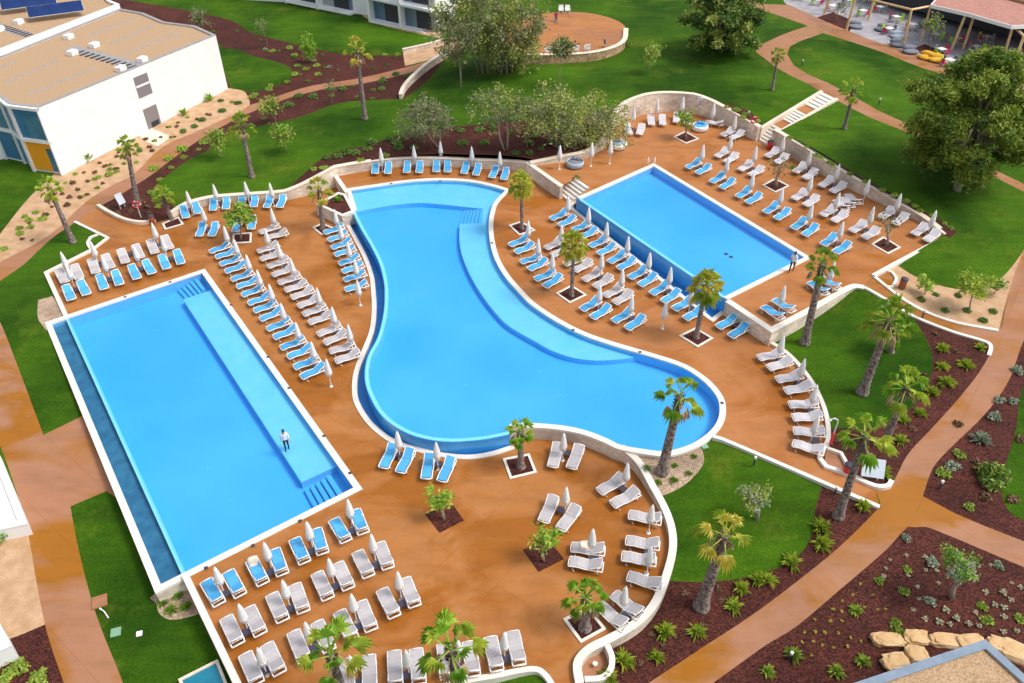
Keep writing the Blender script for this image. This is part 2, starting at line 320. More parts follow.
def offset(pts, d, closed):
    out = []; L = len(pts)
    for i in range(L):
        a = pts[i-1] if (closed or i>0) else None; b = pts[(i+1)%L] if (closed or i<L-1) else None
        e1 = (pts[i]-a).normalized() if a is not None else None; e2 = (b-pts[i]).normalized() if b is not None else None
        e1 = e1 if e1 is not None else e2; e2 = e2 if e2 is not None else e1
        n1 = Vector((-e1.y,e1.x,0)); n2 = Vector((-e2.y,e2.x,0)); n = (n1+n2)
        n = n1 if n.length < 1e-4 else n.normalized()
        out.append(pts[i]+n*d/max(.4,n.dot(n1)))
    return out
def band(name, pts, a, b, zt, zb, m, closed=False, parent=None):
    """a solid strip along a polyline from offset a to b; zt / zb are heights or functions of the point"""
    A, B = offset(pts,a,closed), offset(pts,b,closed); L = len(pts)
    fz = lambda f,p: f(p) if callable(f) else f
    vs = []
    for i in range(L):
        t, bt = fz(zt,pts[i]), fz(zb,pts[i])
        vs += [(A[i].x,A[i].y,t),(B[i].x,B[i].y,t),(B[i].x,B[i].y,bt),(A[i].x,A[i].y,bt)]
    fs = []
    for i in range(L if closed else L-1):
        j = (i+1)%L
        for k in range(4): fs.append((i*4+k, j*4+k, j*4+(k+1)%4, i*4+(k+1)%4))
    if not closed: fs += [(3,2,1,0), ((L-1)*4,(L-1)*4+1,(L-1)*4+2,(L-1)*4+3)]
    o = mesh(name, vs, fs, m, parent); fixn(o); return o
def fixn(o):
    bm = bmesh.new(); bm.from_mesh(o.data); bmesh.ops.recalc_face_normals(bm, faces=bm.faces); bm.to_mesh(o.data); bm.free()
def prism(name, poly, z0, z1, m, parent=None):
    L = len(poly); vs = [(p.x,p.y,z1) for p in poly]+[(p.x,p.y,z0) for p in poly]
    tr = tessellate_polygon([[Vector((p.x,p.y,0)) for p in poly]])
    fs = [tuple(t) for t in tr]+[tuple(i+L for i in t[::-1]) for t in tr]+[(i,(i+1)%L,(i+1)%L+L,i+L) for i in range(L)]
    o = mesh(name, vs, fs, m, parent); fixn(o); return o
def inside(polys_np, x, y):
    n = len(polys_np); res = False; px, py = polys_np[:,0], polys_np[:,1]; qx, qy = np.roll(px,-1), np.roll(py,-1)
    c = ((py>y) != (qy>y)); 
    if not c.any(): return False
    xi = (qx[c]-px[c])*(y-py[c])/(qy[c]-py[c])+px[c]
    return bool((x < xi).sum() % 2)
def npoly(p): return np.array([[q.x,q.y] for q in p])
def inside_many(poly, X, Y):
    px, py = poly[:,0], poly[:,1]; qx, qy = np.roll(px,-1), np.roll(py,-1); r = np.zeros(len(X), bool)
    for a,b,c,d in zip(px,py,qx,qy):
        if b == d: continue
        m = ((b>Y)!=(d>Y)) & (X < (c-a)*(Y-b)/(d-b)+a); r ^= m
    return r
ORD = 'first second third fourth fifth sixth seventh eighth ninth tenth eleventh twelfth thirteenth fourteenth fifteenth sixteenth seventeenth eighteenth nineteenth twentieth'.split()
def ordw(i):
    if i < 20: return ORD[i]
    t = ['twenty','thirty','forty','fifty'][(i+1)//10-2]
    return {'twenty':'twentieth','thirty':'thirtieth','forty':'fortieth','fifty':'fiftieth'}[t] if (i+1)%10 == 0 else t+'-'+ORD[(i+1)%10-1]
# ============================================================ outlines (photograph coordinates on their own level)
# ---- pools
P1 = W([(44.8,322.9),(204.9,269.1),(362.7,489.3),(155.6,594)], '0', smooth=False)
p2_cope = W([(352.5,211),(346,189),(380,184),(410,180),(440,178.5),(470,180),(495,185),(511,190),(501,200),(496.6,206.6),(493.3,223.2),(495,243),(500,259.7),(510,276.3),(523.2,291.3),(534.8,302.9),(560,319.6),(586.6,333),(616,343),(653.7,354),(684.4,364.3),(705,377),(719,391),(725.4,404),(724,422),(712.6,437.3),(692,450),(666.5,456.5),(641,454),(618,449.5),(603,442.5),(586.4,436),(569.8,431.8),(553,429.5),(530,428),(510,429)], '1', closed=False)
p2_weir = W([(510,433.5),(480.5,439),(442,440.5),(408.8,433),(383,416),(369,393),(365,376),(368,356),(378,336.5),(384,311.6),(385,290),(384,280),(380,264),(371.5,246),(361,228),(352.5,211)], '1', closed=False)
p2_chan = W([(344,216),(344,221.5),(354.7,241.4),(363,258),(369.7,277.9),(371,290),(371.9,310),(369.4,331.5),(359.5,356.4),(353.7,373),(352,389.6),(354,403),(363,419),(374,431),(390,442.5),(415,451.5),(443,457.5),(469.6,459.5),(493,456),(515,449)], '0', closed=False)
P2 = p2_cope + p2_weir[1:-1]
P2c = p2_chan + [p2_cope[-1]] + p2_weir[1:-1] + [p2_cope[0]]
p3_cope = W([(577,197.5),(653.7,163.5),(811.4,258.4),(727.5,300)], '2', closed=False, smooth=False)
P3 = p3_cope
p3_chan = W([(575,199),(568,206.5),(571.5,210.5),(707.5,319),(713,322.5),(729,310)], '1', closed=False, smooth=False)
P3c = p3_chan + [p3_cope[3], p3_cope[0]]
# ---- decks
DL = W([(46.6,273.7),(92,251),(109,239),(75,222.5),(98.6,207),(110,214),(125,221),(140,224),(155,223),(170,218),(188,210),(210,204.5),(228,202.5),(250,201),(285,199),(301,196),(314,192.5),(326,189),(337,186),
  (345,200),(400,300),(420,400),(500,420),(600,440),(625,454),(637,470.5),(652.8,494.7),(664.4,514.6),(671,534),(672,553),(666,578),(656,603),(643,620),(624.6,633),(606,643),(589.5,651.3),(579.5,661.3),(577,669.6),(579.5,683),(590,715),(556,715),(552,686),(540,672),(526,671),(493,677.5),(470,681.5),(440,690),(420,720),(256,722),(237,683),(186,575),(183,570),(120,400),(66,316)], '0', ang=38)
DH = W([(334,174),(360,171),(393,166.5),(430,165.5),(476,167.5),(510,169.5),(530,173),(570,190),(650,215),(760,310),(769.7,342),(784.8,353.2),(799.8,368.2),(813,386.4),(823,408),(827,424.6),(827,443),(819,457.8),(825.5,468),(848.5,475.8),(874,487.3),(881,509),(764,458),(722,440),(690,425),(500,400),(400,300),(362,220),(353,208)], '1', ang=38)
TR = W([(528,163.5),(561,187),(576,177.5),(590,187),(578,197.5),(727.5,300.5),(771.4,330.5),(807.9,311.4),(842.8,291.5),(854.4,286.5),(864,288),(873,277),(894.6,264.8),(946,237),(923,223),(890,207),(848,187),(821,173),(800,161),(771,146),(757,141),(737,130),(718,121),(705,116),(690,112.5),(661,111.5),(642,114),(622,121),(610,133),(604,146),(598,151),(583,158),(561,161.5)], '2', ang=35)
PLZ_Z = 4.0
PLZ = sm([U(a,b,PLZ_Z) for a,b in [(533,15),(577,12),(607.5,17),(625.5,27),(622,44),(597,53),(560,56),(525,56),(505,46),(503,28)]])
STP = [Vector((q.x,q.y,0)) for q in (U(757,141,Z2),U(771,148.5,Z2),U(838,99.5,4.6),U(820.5,91.2,4.6))]
cut = [npoly(p) for p in (P1, P2, P2c, P3, P3c, DL, DH, TR, PLZ, STP)]
pools = [npoly(p) for p in (P1, P2, P2c, P3, P3c)]
# ---- natural ground, painted in this order
REG = [
 ('planting_bed','mulch',[(95,-8),(128,0),(179,9),(230,20),(250,32),(283,41),(314,49),(352,55),(404,55),(412,62),(400,73),(352,84),(301,92),(250,112),(225,112),(243,95),(228,88),(216,40),(120,8)]),
 ('planting_bed','mulch',[(96,209),(123,192),(156,172),(179,154),(195,139),(223,124),(283,97),(327,86),(365,80),(409,71),(455,46),(430,78),(404,99),(378,100),(340,103),(301,116.5),(260,126),(250,128),(230,131),(212,148),(194,157),(178,167),(163,179),(152,190),(152,200),(160,205),(172,203),(176,216),(160,228),(130,228)]),
 ('planting_bed','mulch',[(288,190),(300,177),(327,156),(365,146),(404,134.5),(450,127),(493,123),(520,121),(560,120),(600,114),(616,108),(616,135),(600,156),(560,166),(530,170),(480,168),(400,168),(350,176),(320,190)]),
 ('lawn','lawn',[(220,47),(240,50),(250,55),(283,64),(293,73),(286,82),(262,90),(250,92),(232,90)]),
 ('planting_bed','mulch',[(915,319),(953,331),(991,343),(993,356),(972,387),(933,431),(910,456),(892,488),(870,490),(848,480),(820,465),(818,440),(826,430),(884,424.5),(917.7,401.5),(928,383.5),(933,360.5),(926.7,340)]),
 ('planting_bed','mulch',[(1026,335),(1008,378),(987,409),(946,450),(930,468),(920,496),(955,517),(1024,545),(1070,565),(1080,330)]),
 ('planting_bed','mulch',[(908,524),(930,526),(1024,563),(1100,590),(1100,730),(640,730),(700,690),(764,644),(797,624),(848,580),(887,546)]),
 ('planting_bed','mulch',[(822,486),(884,508),(880,514),(866,525),(830,559),(766,609),(651,685),(620,710),(560,720),(570,650),(606,640),(640,610),(655,590),(661,582),(705,582),(756,575),(794.7,559),(812.7,533.6),(815,510)]),
 ('planting_bed','mulch',[(10,638),(46,624),(66,684),(78,720),(-40,720),(-40,640)]),
 ('planting_bed','mulch',[(716,104),(730,104),(757,118),(765,128),(752,130),(737,122)]),
 ('planting_bed','mulch',[(776,131),(800,146),(850,170),(900,197),(945,222),(957,232),(950,238),(890,210),(830,178),(771,148)]),
 ('lawn','lawn',[(1030,375),(1020,396),(1016,430),(1004.8,468),(1002,493.7),(1010,512),(1024,520),(1080,545),(1120,380)]),
 ('gravel_bed','gravel',[(600,440),(702,448),(703.6,463),(689.5,481),(674,491),(657.5,496),(640,490),(612,455)]),
 ('gravel_bed','gravel',[(150,598),(156,604),(159,613),(169,619.4),(185,618),(205,612),(190,570),(170,580)]),
 ('gravel_bed','gravel',[(38,300),(52,296),(66,312),(66,325),(46,330),(38,318)]),
 ('sand_bed','sand',[(0,265),(-40,290),(-60,240),(0,234),(26,201),(50,178),(62,168),(145,125),(228,88),(245,92),(246,112),(205,131),(164,149),(133,178),(113,188),(85,206),(51,237)]),
 ('sand_bed','sand',[(-30,545),(-30,520),(28,524),(46,624),(10,638.6),(-40,650)]),
 ('sand_bed','sand',[(893,262),(917.7,277.6),(956,289),(981.7,286.5),(1002,277.6),(1026,248),(1001,333),(958,326),(928,315),(897,298),(874,280)]),
 ('sand_bed','sand',[(350,2),(375,-4),(440,32),(440,38),(373,22)]),
 ('sand_bed','sand',[(403,53),(450,40),(468,41),(440,56),(405,66)]),
 ('paving','paving',[(785,3),(820,19),(851,34),(892,49),(943,64),(1000,79),(1040,90),(1150,125),(1150,-60),(760,-60)]),
 ('planting_bed','mulch',[(815,18),(833,12),(853,22),(849,32)]),
 ('planting_bed','mulch',[(911,49),(925,44),(946,54),(941,62)]),
 ('path','path',[(250,105),(301,88.4),(352.5,79.4),(398.6,69),(430,60),(457,45),(458,50),(440,62),(409,73),(365,83),(327,88.4),(283,100),(250,112.7),(223,126),(196,142),(178,155),(156,171.5),(123,193),(98.6,207),(109,239),(75,222.5),(51,239),(23,265),(5,277.6),(-10,290),(-8,310),(0,322),(7.7,340),(43.5,434.8),(78,418),(112,400),(150,520),(106.3,491),(70.4,506.5),(76.8,541),(94.8,610.5),(123,683),(134,715),(78,715),(64,683),(45,624.5),(27,527),(24,515),(5,458),(-20,400),(-60,330),(-60,300),(-30,277),(0,262),(51,234),(84.5,203),(112.7,185),(133,175),(164,146),(205,128),(243,110)]),
 ('path','path',[(864,288),(873,277),(897,295.5),(928,313.4),(958.7,323.7),(998.4,331),(1022.7,252),(1060,200),(1120,200),(1060,280),(1024,340),(1010,378),(989.4,409),(948.4,450),(933,468),(922.8,496),(958.7,515),(1024,541.3),(1090,566),(1090,594),(1024,567),(930,528),(912.6,527.2),(907.4,527),(887,549),(848.5,582.3),(797.3,625.8),(764,646.3),(713,683),(670,715),(600,715),(648.6,683),(764,606.6),(828,556.7),(863.9,523.4),(876.7,510),(881,507),(874,487.3),(889.5,486),(907.4,455),(930.5,429.7),(969,386),(989.4,355),(989.4,345),(953.6,332.7),(922.8,321),(884.4,299.4)]),
 ('path','path',[(735,-10),(764,4),(789.6,5),(818,18),(851,32),(892,47),(943,61.5),(1030,88),(1060,110),(938,73),(879,51),(823,33),(787,54),(848.5,93.5),(912.6,125.5),(976.6,160),(1024,184),(1090,215),(1090,225),(1024,191.8),(981.7,170),(912.6,134.5),(836,100),(820,91),(764,58),(756,50),(775,38),(808,26),(780,16),(750,6),(715,-5)]),
 ('path','path',[(586,655),(606,645),(612,660),(609,673),(601,680),(585,681),(577,672)]),
 ('path','path',[(826,449),(840,454),(851,473),(838,472),(824,466)]),
 ('path','path',[(873,276),(884,270),(892,273),(896,280),(892,288),(884,286)]),
 ('paving','cap',[(136,133),(150,127),(171,137),(158,146),(146,141)]),
]
regs = [(n, m, W(p,'g', ang=55)) for n,m,p in REG]
# ---- one triangulation of the whole ground
def cdt_ground():
    vs, es = [], []
    def addp(poly):
        n = len(vs); L = len(poly)
        vs.extend([Vector((p.x,p.y)) for p in poly]); es.extend([(n+i, n+(i+1)%L) for i in range(L)])
    for p in (P1,P2,P2c,P3,P3c,DL,DH,TR,PLZ,STP): addp(p)
    for _,_,p in regs: addp(p)
    x = -75
    while x <= 85:
        y = 12
        while y <= 135: vs.append(Vector((x+random.uniform(-.4,.4), y+random.uniform(-.4,.4)))); y += 1.9
        x += 1.9
    B = 700
    for a in range(-B,B+1,140):
        for b in range(-B,B+1,140):
            if not(-80<a<90 and 0<b<140): vs.append(Vector((a,b+100)))
    r = delaunay_2d_cdt(vs, es, [], 0, 1e-4)
    return r[0], r[2]
gv, gf = cdt_ground()
GV = np.array([[v.x,v.y] for v in gv]); GF = np.array([f for f in gf])
cen = GV[GF].mean(axis=1)
cls = np.full(len(GF), -1)
far = np.zeros(len(GF), bool)
for k,(n,m,p) in enumerate(regs): cls[inside_many(npoly(p), cen[:,0], cen[:,1])] = k
for c in cut: far |= inside_many(c, cen[:,0], cen[:,1])
hz = np.array([ht(x,y) for x,y in GV])
def submesh(name, sel, z, m, parent=None):
    f = GF[sel]
    if len(f) == 0: return None
    u, inv = np.unique(f, return_inverse=True); inv = inv.reshape(f.shape)
    vs = [(GV[i][0],GV[i][1], z[i] if hasattr(z,'__len__') else z) for i in u]
    fs = []
    for t in inv:
        a,b,c = (vs[t[0]],vs[t[1]],vs[t[2]])
        fs.append(tuple(t) if (b[0]-a[0])*(c[1]-a[1])-(b[1]-a[1])*(c[0]-a[0])>0 else tuple(t[::-1]))
    return mesh(name, vs, fs, m, parent, smooth=True)
tag(submesh('ground_lawn', (cls==-1)&~far, hz, M['lawn']), kind='structure')
for k,(n,m,p) in enumerate(regs):
    o = submesh(n, (cls==k)&~far, hz, M[m])
    if o: tag(o, kind='structure')
inp = [inside_many(c, cen[:,0], cen[:,1]) for c in pools]; anyp = np.any(inp, axis=0)
iDL, iDH, iTR = (inside_many(npoly(p), cen[:,0], cen[:,1]) for p in (DL,DH,TR))
iPZ = inside_many(npoly(PLZ), cen[:,0], cen[:,1])
tag(submesh('sun_deck_ground', iDL&~anyp&~iDH&~iTR, Z0, M['deck']), kind='structure')
tag(submesh('upper_deck_ground', iDH&~anyp&~iTR, Z1, M['deck_high']), kind='structure')
tag(submesh('terrace_ground', iTR&~anyp, Z2, M['deck_high']), kind='structure')
tag(submesh('plaza_ground', iPZ, PLZ_Z, M['deck_high']), kind='structure')
# ---- walls and kerbs
CAPH = .07
def wall(name, pts, w, zt, zb, label, body='stone', cap='cap', side=0, cat='wall', caph=CAPH, over=.05, group=None):
    """a retaining wall: masonry body and a cap laid on it"""
    e = empty(name, (pts[0].x,pts[0].y,0), 0, label, cat, group)
    loc = e.location.copy()
    a, b = (-w/2, w/2) if side == 0 else ((0,w) if side > 0 else (-w,0))
    f = lambda p: (zt(p) if callable(zt) else zt)
    o1 = band('wall_body', pts, a, b, lambda p: f(p)-caph, zb, M[body]); o2 = band('coping', pts, a-over, b+over, f, lambda p: f(p)-caph+.002, M[cap])
    for o in (o1,o2): o.parent = e; o.location = -loc
    return e
def interp(pts, hs):
    """height along a polyline by nearest key point"""
    K = [(p[0],p[1]) for p in pts]
    def f(q):
        best = None
        for i in range(len(K)-1):
            a, b = Vector((*K[i],0)), Vector((*K[i+1],0)); ab = b-a; t = max(0,min(1,(Vector((q.x,q.y,0))-a).dot(ab)/max(ab.length_squared,1e-9)))
            d = (a+ab*t-Vector((q.x,q.y,0))).length
            if best is None or d < best[0]: best = (d, hs[i]*(1-t)+hs[i+1]*t)
        return best[1]
    return f
def wallpx(name, px, zone, hs, w, zb, label, **kw):
    base = [G(a,b,zone) for a,b in px]; f = interp(base, hs)
    return wall(name, sm(base, False), w, f, zb, label, **kw)
def kerb(px, zone, w=.3, h=.10, m='white', d=.9, name='kerb', hs=None):
    pts = W(px, zone, closed=False)
    if zone == 'g': zt = lambda p: ht(p.x,p.y)+h; zb = lambda p: ht(p.x,p.y)-d
    else:
        z = {'0':Z0,'1':Z1,'2':Z2}[zone]; zt = z+h; zb = z-d
    return tag(band(name, pts, -w/2, w/2, zt, zb, M[m]), kind='structure')
kerb([(66,316),(46.6,273.7),(92,251)],'0', .32, .16, d=1.2)
kerb([(92,251),(88,244),(91,238),(99,235)],'0', .22, .14); kerb([(75,222.5),(108,238.6),(92,251)],'0', .24, .14)
kerb([(98.6,207),(110,214),(125,221),(140,224),(156,223)],'0', .3, .3, m='cap')
kerb([(873,276.5),(897,295.5),(928,313.4),(958.7,323.7),(998,331)],'g',.26,.1); kerb([(864,287.8),(884.4,299.4),(922.8,321),(953.6,332.7),(986,342.5),(990.5,347),(988.5,356)],'g',.26,.1)
kerb([(874,276.5),(884,270.5),(892,273),(896,279.5),(892,287.5),(886,287.5)],'g',.22,.12)
kerb([(946,237.5),(894.6,264.8),(873,276.7)],'2',.34,.16,d=1.6)
kerb([(766,341.5),(784.8,353.2),(799.8,368.2),(813,386.4),(823,408),(827,424.6),(827,443),(819,457.8),(825.5,468),(848.5,475.8),(874,487.3),(887,487.3),(891,482)],'1',.28,.2,d=1.2)
kerb([(827,449),(840.8,454),(851,473)],'1',.2,.14)
kerb([(712.6,437.3),(722,440),(764,457.8),(879.3,507.8)],'1',.26,.12,d=1.2)
wallpx('deck_edge_wall', [(620.5,457),(637,470.5),(652.8,494.7),(664.4,514.6),(671,534),(672,553),(666,578),(656,603),(643,620),(624.6,633),(606,643),(589.5,651.3),(579.5,661.3),(577,669.6),(579.5,686)], '0', [.95,.85,.62,.5,.45,.4,.36,.33]+[.3]*7, .42, -1.2, 'low curved cream wall around the right end of the lower sun deck', cap='white', over=.0)
kerb([(606,644.7),(611.9,659.6),(609.4,672.9),(601,679.6),(584.5,681)],'0',.28,.2)
kerb([(560,706),(552,686),(540,672),(526,671),(493,677.5),(470,681.5),(440,690),(420,720),(256,722)],'0',.28,.16,d=1.8)
kerb([(186,577),(237,683),(256,722)],'0',.34,.3,d=1.8)
wallpx('garden_wall', [(170,218),(188,210),(210,204.5),(228,202.5),(250,201),(285,199.3),(301,196),(314,192.5),(326,189),(338,185.5)], '0', [.45,.75,.8,.8,.8,.9,1.15,1.45,1.75,2.05], .42, -.3, 'cream stone wall curving behind the blue loungers above the left deck')
wallpx('garden_wall', [(335,176),(360,171),(393,166.5),(430,165.5),(476,167.5),(510,169.5),(531,173.5)], '1', [2.0,1.95,1.9,1.9,1.9,1.95,2.2], .42, .5, 'long stone wall behind the blue loungers at the head of the curved pool')
wallpx('garden_wall', [(530,165),(561,161.5),(583,158),(598,151),(604,146)], '2', [2.5,2.8,2.9,3.0,3.3], .42, .8, 'low stone wall below the olive trees beside two beanbags')
wallpx('garden_wall', [(604,146),(610,133),(622,121),(642,114),(661,111.5),(690,112.5),(705,116),(718,121),(737,130),(757,141)], '2', [3.2,3.8,4.15,4.35,4.35,4.3,4.15,4.0,3.85,3.75], .42, 1.2, 'tall curved stone wall enclosing the far end of the raised terrace')
wallpx('garden_wall', [(771,146),(800,161),(821,173),(848,187),(890,207),(923,223),(946,237)], '2', [4.0,3.8,3.7,3.45,3.1,2.8,2.5], .42, 1.2, 'straight cream wall behind the grey loungers on the raised terrace')
wallpx('terrace_wall', [(727.5,301.2),(771.4,330.5),(807.9,311.4),(842.8,291.5),(854.4,286.5),(864,287.8)], '2', [2.28]*6, .4, .4, 'white capped stone wall at the near corner of the raised terrace', cap='white', side=0)
wallpx('terrace_wall', [(528,163.5),(561.5,187)], '2', [2.32]*2, .34, .5, 'pale retaining wall running down to the terrace steps', cap='white')
wallpx('plaza_wall', [(503,30),(505,46),(525,56),(560,56.5),(597,53.5),(622,44),(628,34)], 'g', [4.4]*7, .5, 2.2, 'curved rubble wall holding up the round plaza', body='rubble')
# rebuilt on its own level
o = [x for x in C.objects if x.name.startswith('plaza_wall')][0]
for ch in list(o.children): bpy.data.objects.remove(ch)
bpy.data.objects.remove(o)
pz = [U(a,b,PLZ_Z) for a,b in [(503,28),(505,46),(525,56),(560,56),(597,53),(622,44),(626,30)]]
wall('plaza_wall', sm(pz, False), .5, 4.25, 1.5, 'curved rubble stone wall holding up the round plaza', body='rubble')
wallpx('path_wall', [(401,99),(404,92),(413,82),(430,68),(450,55)], 'g', [2.7,2.75,2.8,2.9,2.9], .35, 1.5, 'low curving cream wall at the upper end of the garden path')
wallpx('path_wall', [(403,54),(425,49),(450,41.5),(462,41)], 'g', [2.5,2.6,2.7,2.7], .3, 1.5, 'straight low stone edging beside the sandy strip at the far lawn')
# raised planter by the curved pool
pl = [U(a,b,1.15) for a,b in [(316,204),(338,192),(346,194),(355,211),(342,216)]]
e = empty('raised_planter', (pl[0].x,pl[0].y,0), 0, 'raised white stone planter at the corner of the curved pool', 'planter')
o = prism('planter_box', pl, -.1, 1.08, M['stone'], e); o.location = -e.location
o = band('planter_rim', pl, 0, .28, 1.16, 1.082, M['white'], True, e); o.location = -e.location
if area(pl) < 0: bpy.data.objects.remove(o); o = band('planter_rim', pl, -.28, 0, 1.16, 1.082, M['white'], True, e); o.location = -e.location
cx = sum(p.x for p in pl)/5; cy = sum(p.y for p in pl)/5
o = prism('soil', [Vector((cx+(p.x-cx)*.8, cy+(p.y-cy)*.8, 0)) for p in pl], 1.0, 1.12, M['mulch'], e); o.location = -e.location
wall('diagonal_wall', [U(334,173,1.15), U(347,192,1.15)], .3, 1.16, -.2, 'short white capped wall from the stone wall to the raised planter', cap='white')
# ---- stairs
def stairs(name, a0, a1, b0, b1, plan, label, side_w=.0):
    """plan: list of ('s', n, frac) / ('l', frac); a = bottom edge, b = top edge"""
    e = empty(name, a0, 0, label, 'steps'); tot = sum((p[2] if p[0]=='s' else p[1]) for p in plan); ns = sum(p[1] for p in plan if p[0]=='s'); t = 0; z = a0.z; dz = 0
    mb = MB(); lb = MB()
    def quad(m, t0, t1, z):
        q = [a0.lerp(b0,t0), a1.lerp(b1,t0), a1.lerp(b1,t1), a0.lerp(b0,t1)]
        vs = [(p.x,p.y,z) for p in q]+[(p.x,p.y,a0.z-.4) for p in q]
        m.add(vs, [(0,1,2,3),(7,6,5,4),(0,4,5,1),(1,5,6,2),(2,6,7,3),(3,7,4,0)])
    for p in plan:
        if p[0] == 's':
            for k in range(p[1]):
                z += (p[3] if len(p) > 3 else (b0.z-a0.z)*p[1]/ns)/p[1]; w = p[2]/tot/p[1]; quad(mb, t, t+w-.002, z); t += w
        else: w = p[1]/tot; quad(lb, t, t+w-.002, z-.004); t += w
    o = mb.build('step', M['white'], e); o.location = -e.location; fixn(o)
    if lb.v: o = lb.build('landing', M['deck_high'], e); o.location = -e.location; fixn(o)
    if side_w:
        for (p,q,s) in ((a0,b0,-1),(a1,b1,1)):
            pts = [Vector((v.x,v.y,0)) for v in [p.lerp(q,k/8) for k in range(9)]]
            f = interp([p.lerp(q,k/8) for k in range(9)], [3.55+(q.z+.12-3.55)*k/8 for k in range(9)])
            o = band('side_wall', pts, -side_w/2, side_w/2, f, a0.z-.4, M['cap'], False, e); o.location = -e.location
    return e
stairs('garden_steps', U(758,140.5,Z2), U(770.5,147.8,Z2), U(821.5,91.7,4.6), U(837,99.2,4.6), [('s',6,.9,1.25),('l',.8),('s',5,1,.55),('l',.8),('s',5,1.4,.60)], 'long pale steps with two orange landings climbing from terrace to lawn', .35)
stairs('terrace_steps', U(556,192,Z1), U(570,203.5,Z1), U(575,177.5,Z2), U(590,187.5,Z2), [('s',6,1)], 'white steps between the upper deck and the raised terrace')
# ---- pools
def inw(pts, closed, ref):  # sign that points to the inside
    return 1 if area(pts if closed else pts) > 0 else -1
def coping(pts, z, closed, s, label_parent, wz, cap='white'):
    o = band('coping', pts, 0, s*.40, z+.05, z-.12, M[cap], closed, label_parent)
    band('outer_wall', pts, s*.02, s*.19, z-.122, wz, M['stone'], closed, label_parent)
    band('inner_wall', pts, s*.192, s*.37, z-.122, wz, M['tile_light'], closed, label_parent)
def poolobj(name, label): return empty(name, (0,0,0), 0, label, 'swimming pool')
# pool one
p1 = poolobj('swimming_pool', 'rectangular blue pool on the left, long and set at a slant'); s = inw(P1, True, 0)
coping(P1, Z0, True, s, p1, -2.0)
I1 = offset(P1, s*.37, True)
prism('pool_floor', offset(P1, s*.2, True), -2.0, -1.0, M['tile'], p1)
wA, wB = U(67.5,319,0), U(183.5,573,0); A_,B_,C_,D_ = I1
def onl(p,a,b): ab = (b-a); return a+ab*((p-a).dot(ab)/ab.length_squared)
wA = onl(Vector((wA.x,wA.y,0)), A_, B_); wB = onl(Vector((wB.x,wB.y,0)), D_, C_)
band('weir', [wA,wB], -.11, .11, -.05, -1.65, M['tile_light'], False, p1)
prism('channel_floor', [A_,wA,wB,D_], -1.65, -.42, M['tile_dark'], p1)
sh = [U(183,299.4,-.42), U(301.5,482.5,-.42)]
s0 = onl(Vector((sh[0].x,sh[0].y,0)), Vector((sh[0].x,sh[0].y,0)), B_)
def pv(p): return Vector((p.x,p.y,0))
ax = (B_-C_).normalized(); ay = (C_-D_).normalized()
cR0, cR1 = onl(pv(sh[0]),B_,C_), onl(pv(sh[1]),B_,C_)
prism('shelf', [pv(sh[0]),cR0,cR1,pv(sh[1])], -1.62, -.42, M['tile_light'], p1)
def pool_steps(parent, q0, q1, q2, q3, n, zt, zb):
    """steps going down from edge q0-q1 to edge q3-q2, each with a dark nosing"""
    mb = MB(); nb = MB()
    for k in range(n):
        a, b, c, d = q0.lerp(q3,k/n), q1.lerp(q2,k/n), q1.lerp(q2,(k+1)/n-.02), q0.lerp(q3,(k+1)/n-.02); z = zt+(zb-zt)*(k+1)/(n+1)
        mb.add([(p.x,p.y,z) for p in (a,b,c,d)]+[(p.x,p.y,zb-.1) for p in (a,b,c,d)], [(0,1,2,3),(0,4,5,1),(1,5,6,2),(2,6,7,3),(3,7,4,0)])
        a2, b2 = d.lerp(a,.2), c.lerp(b,.2)
        nb.add([(p.x,p.y,z+.006) for p in (a2,b2,c,d)]+[(p.x,p.y,z+.001) for p in (a2,b2,c,d)], [(0,1,2,3),(0,4,5,1),(1,5,6,2),(2,6,7,3),(3,7,4,0)])
    o = mb.build('pool_steps', M['tile'], parent); fixn(o); nb.build('step_nosing', M['step'], o)
f = lambda x,y,z=-.5: pv(U(x,y,z))
pool_steps(p1, f(198,281), f(206,291.5), f(188,300), f(176,287), 5, -.1, -.95)
pool_steps(p1, f(343,496), f(331,477.5), f(302.5,487), f(314,508), 5, -.1, -.95)
def waterbody(name, poly, zt, zb, m, parent): o = prism(name, poly, zb, zt, M[m], parent); return o
waterbody('water_surface', [wA,offset(P1,s*.3,True)[1],offset(P1,s*.3,True)[2],wB], -.045, -1.7, 'water', p1)
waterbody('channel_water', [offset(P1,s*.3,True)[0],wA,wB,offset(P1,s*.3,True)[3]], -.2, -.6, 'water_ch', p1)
# pool two
p2 = poolobj('swimming_pool', 'large free-form curved pool in the middle of the deck'); s2 = 1 if area(P2) > 0 else -1
coping(p2_cope, Z1, False, s2, p2, -1.0)
band('weir', p2_weir, 0, s2*.26, Z1-.05, -1.0, M['tile_light'], False, p2)
band('weir_face', p2_weir, -s2*.04, -s2*.001, Z1-.06, -1.0, M['tile_face'], False, p2)
prism('pool_floor', offset(P2, s2*.1, True), -1.2, .2, M['tile'], p2)
prism('water_surface', offset(P2, s2*.22, True), -1.25, Z1-.045, M['water'], p2)
sc = 1 if area(P2c) > 0 else -1
bo = band('channel_coping', p2_chan, 0, sc*.36, .06, -1.6, M['white'], False, p2)
prism('channel_floor', [v for v in P2c], -1.6, -.3, M['tile_face'], p2)
prism('channel_water', offset(P2c, sc*.1, True), -.35, -.08, M['water_ch'], p2)
g1 = lambda L, z: [pv(U(a,b,z)) for a,b in L]
top_sh = sm(g1([(352,213),(385,206.4),(418,203),(451,205.5),(483,208.9)], .62), False)
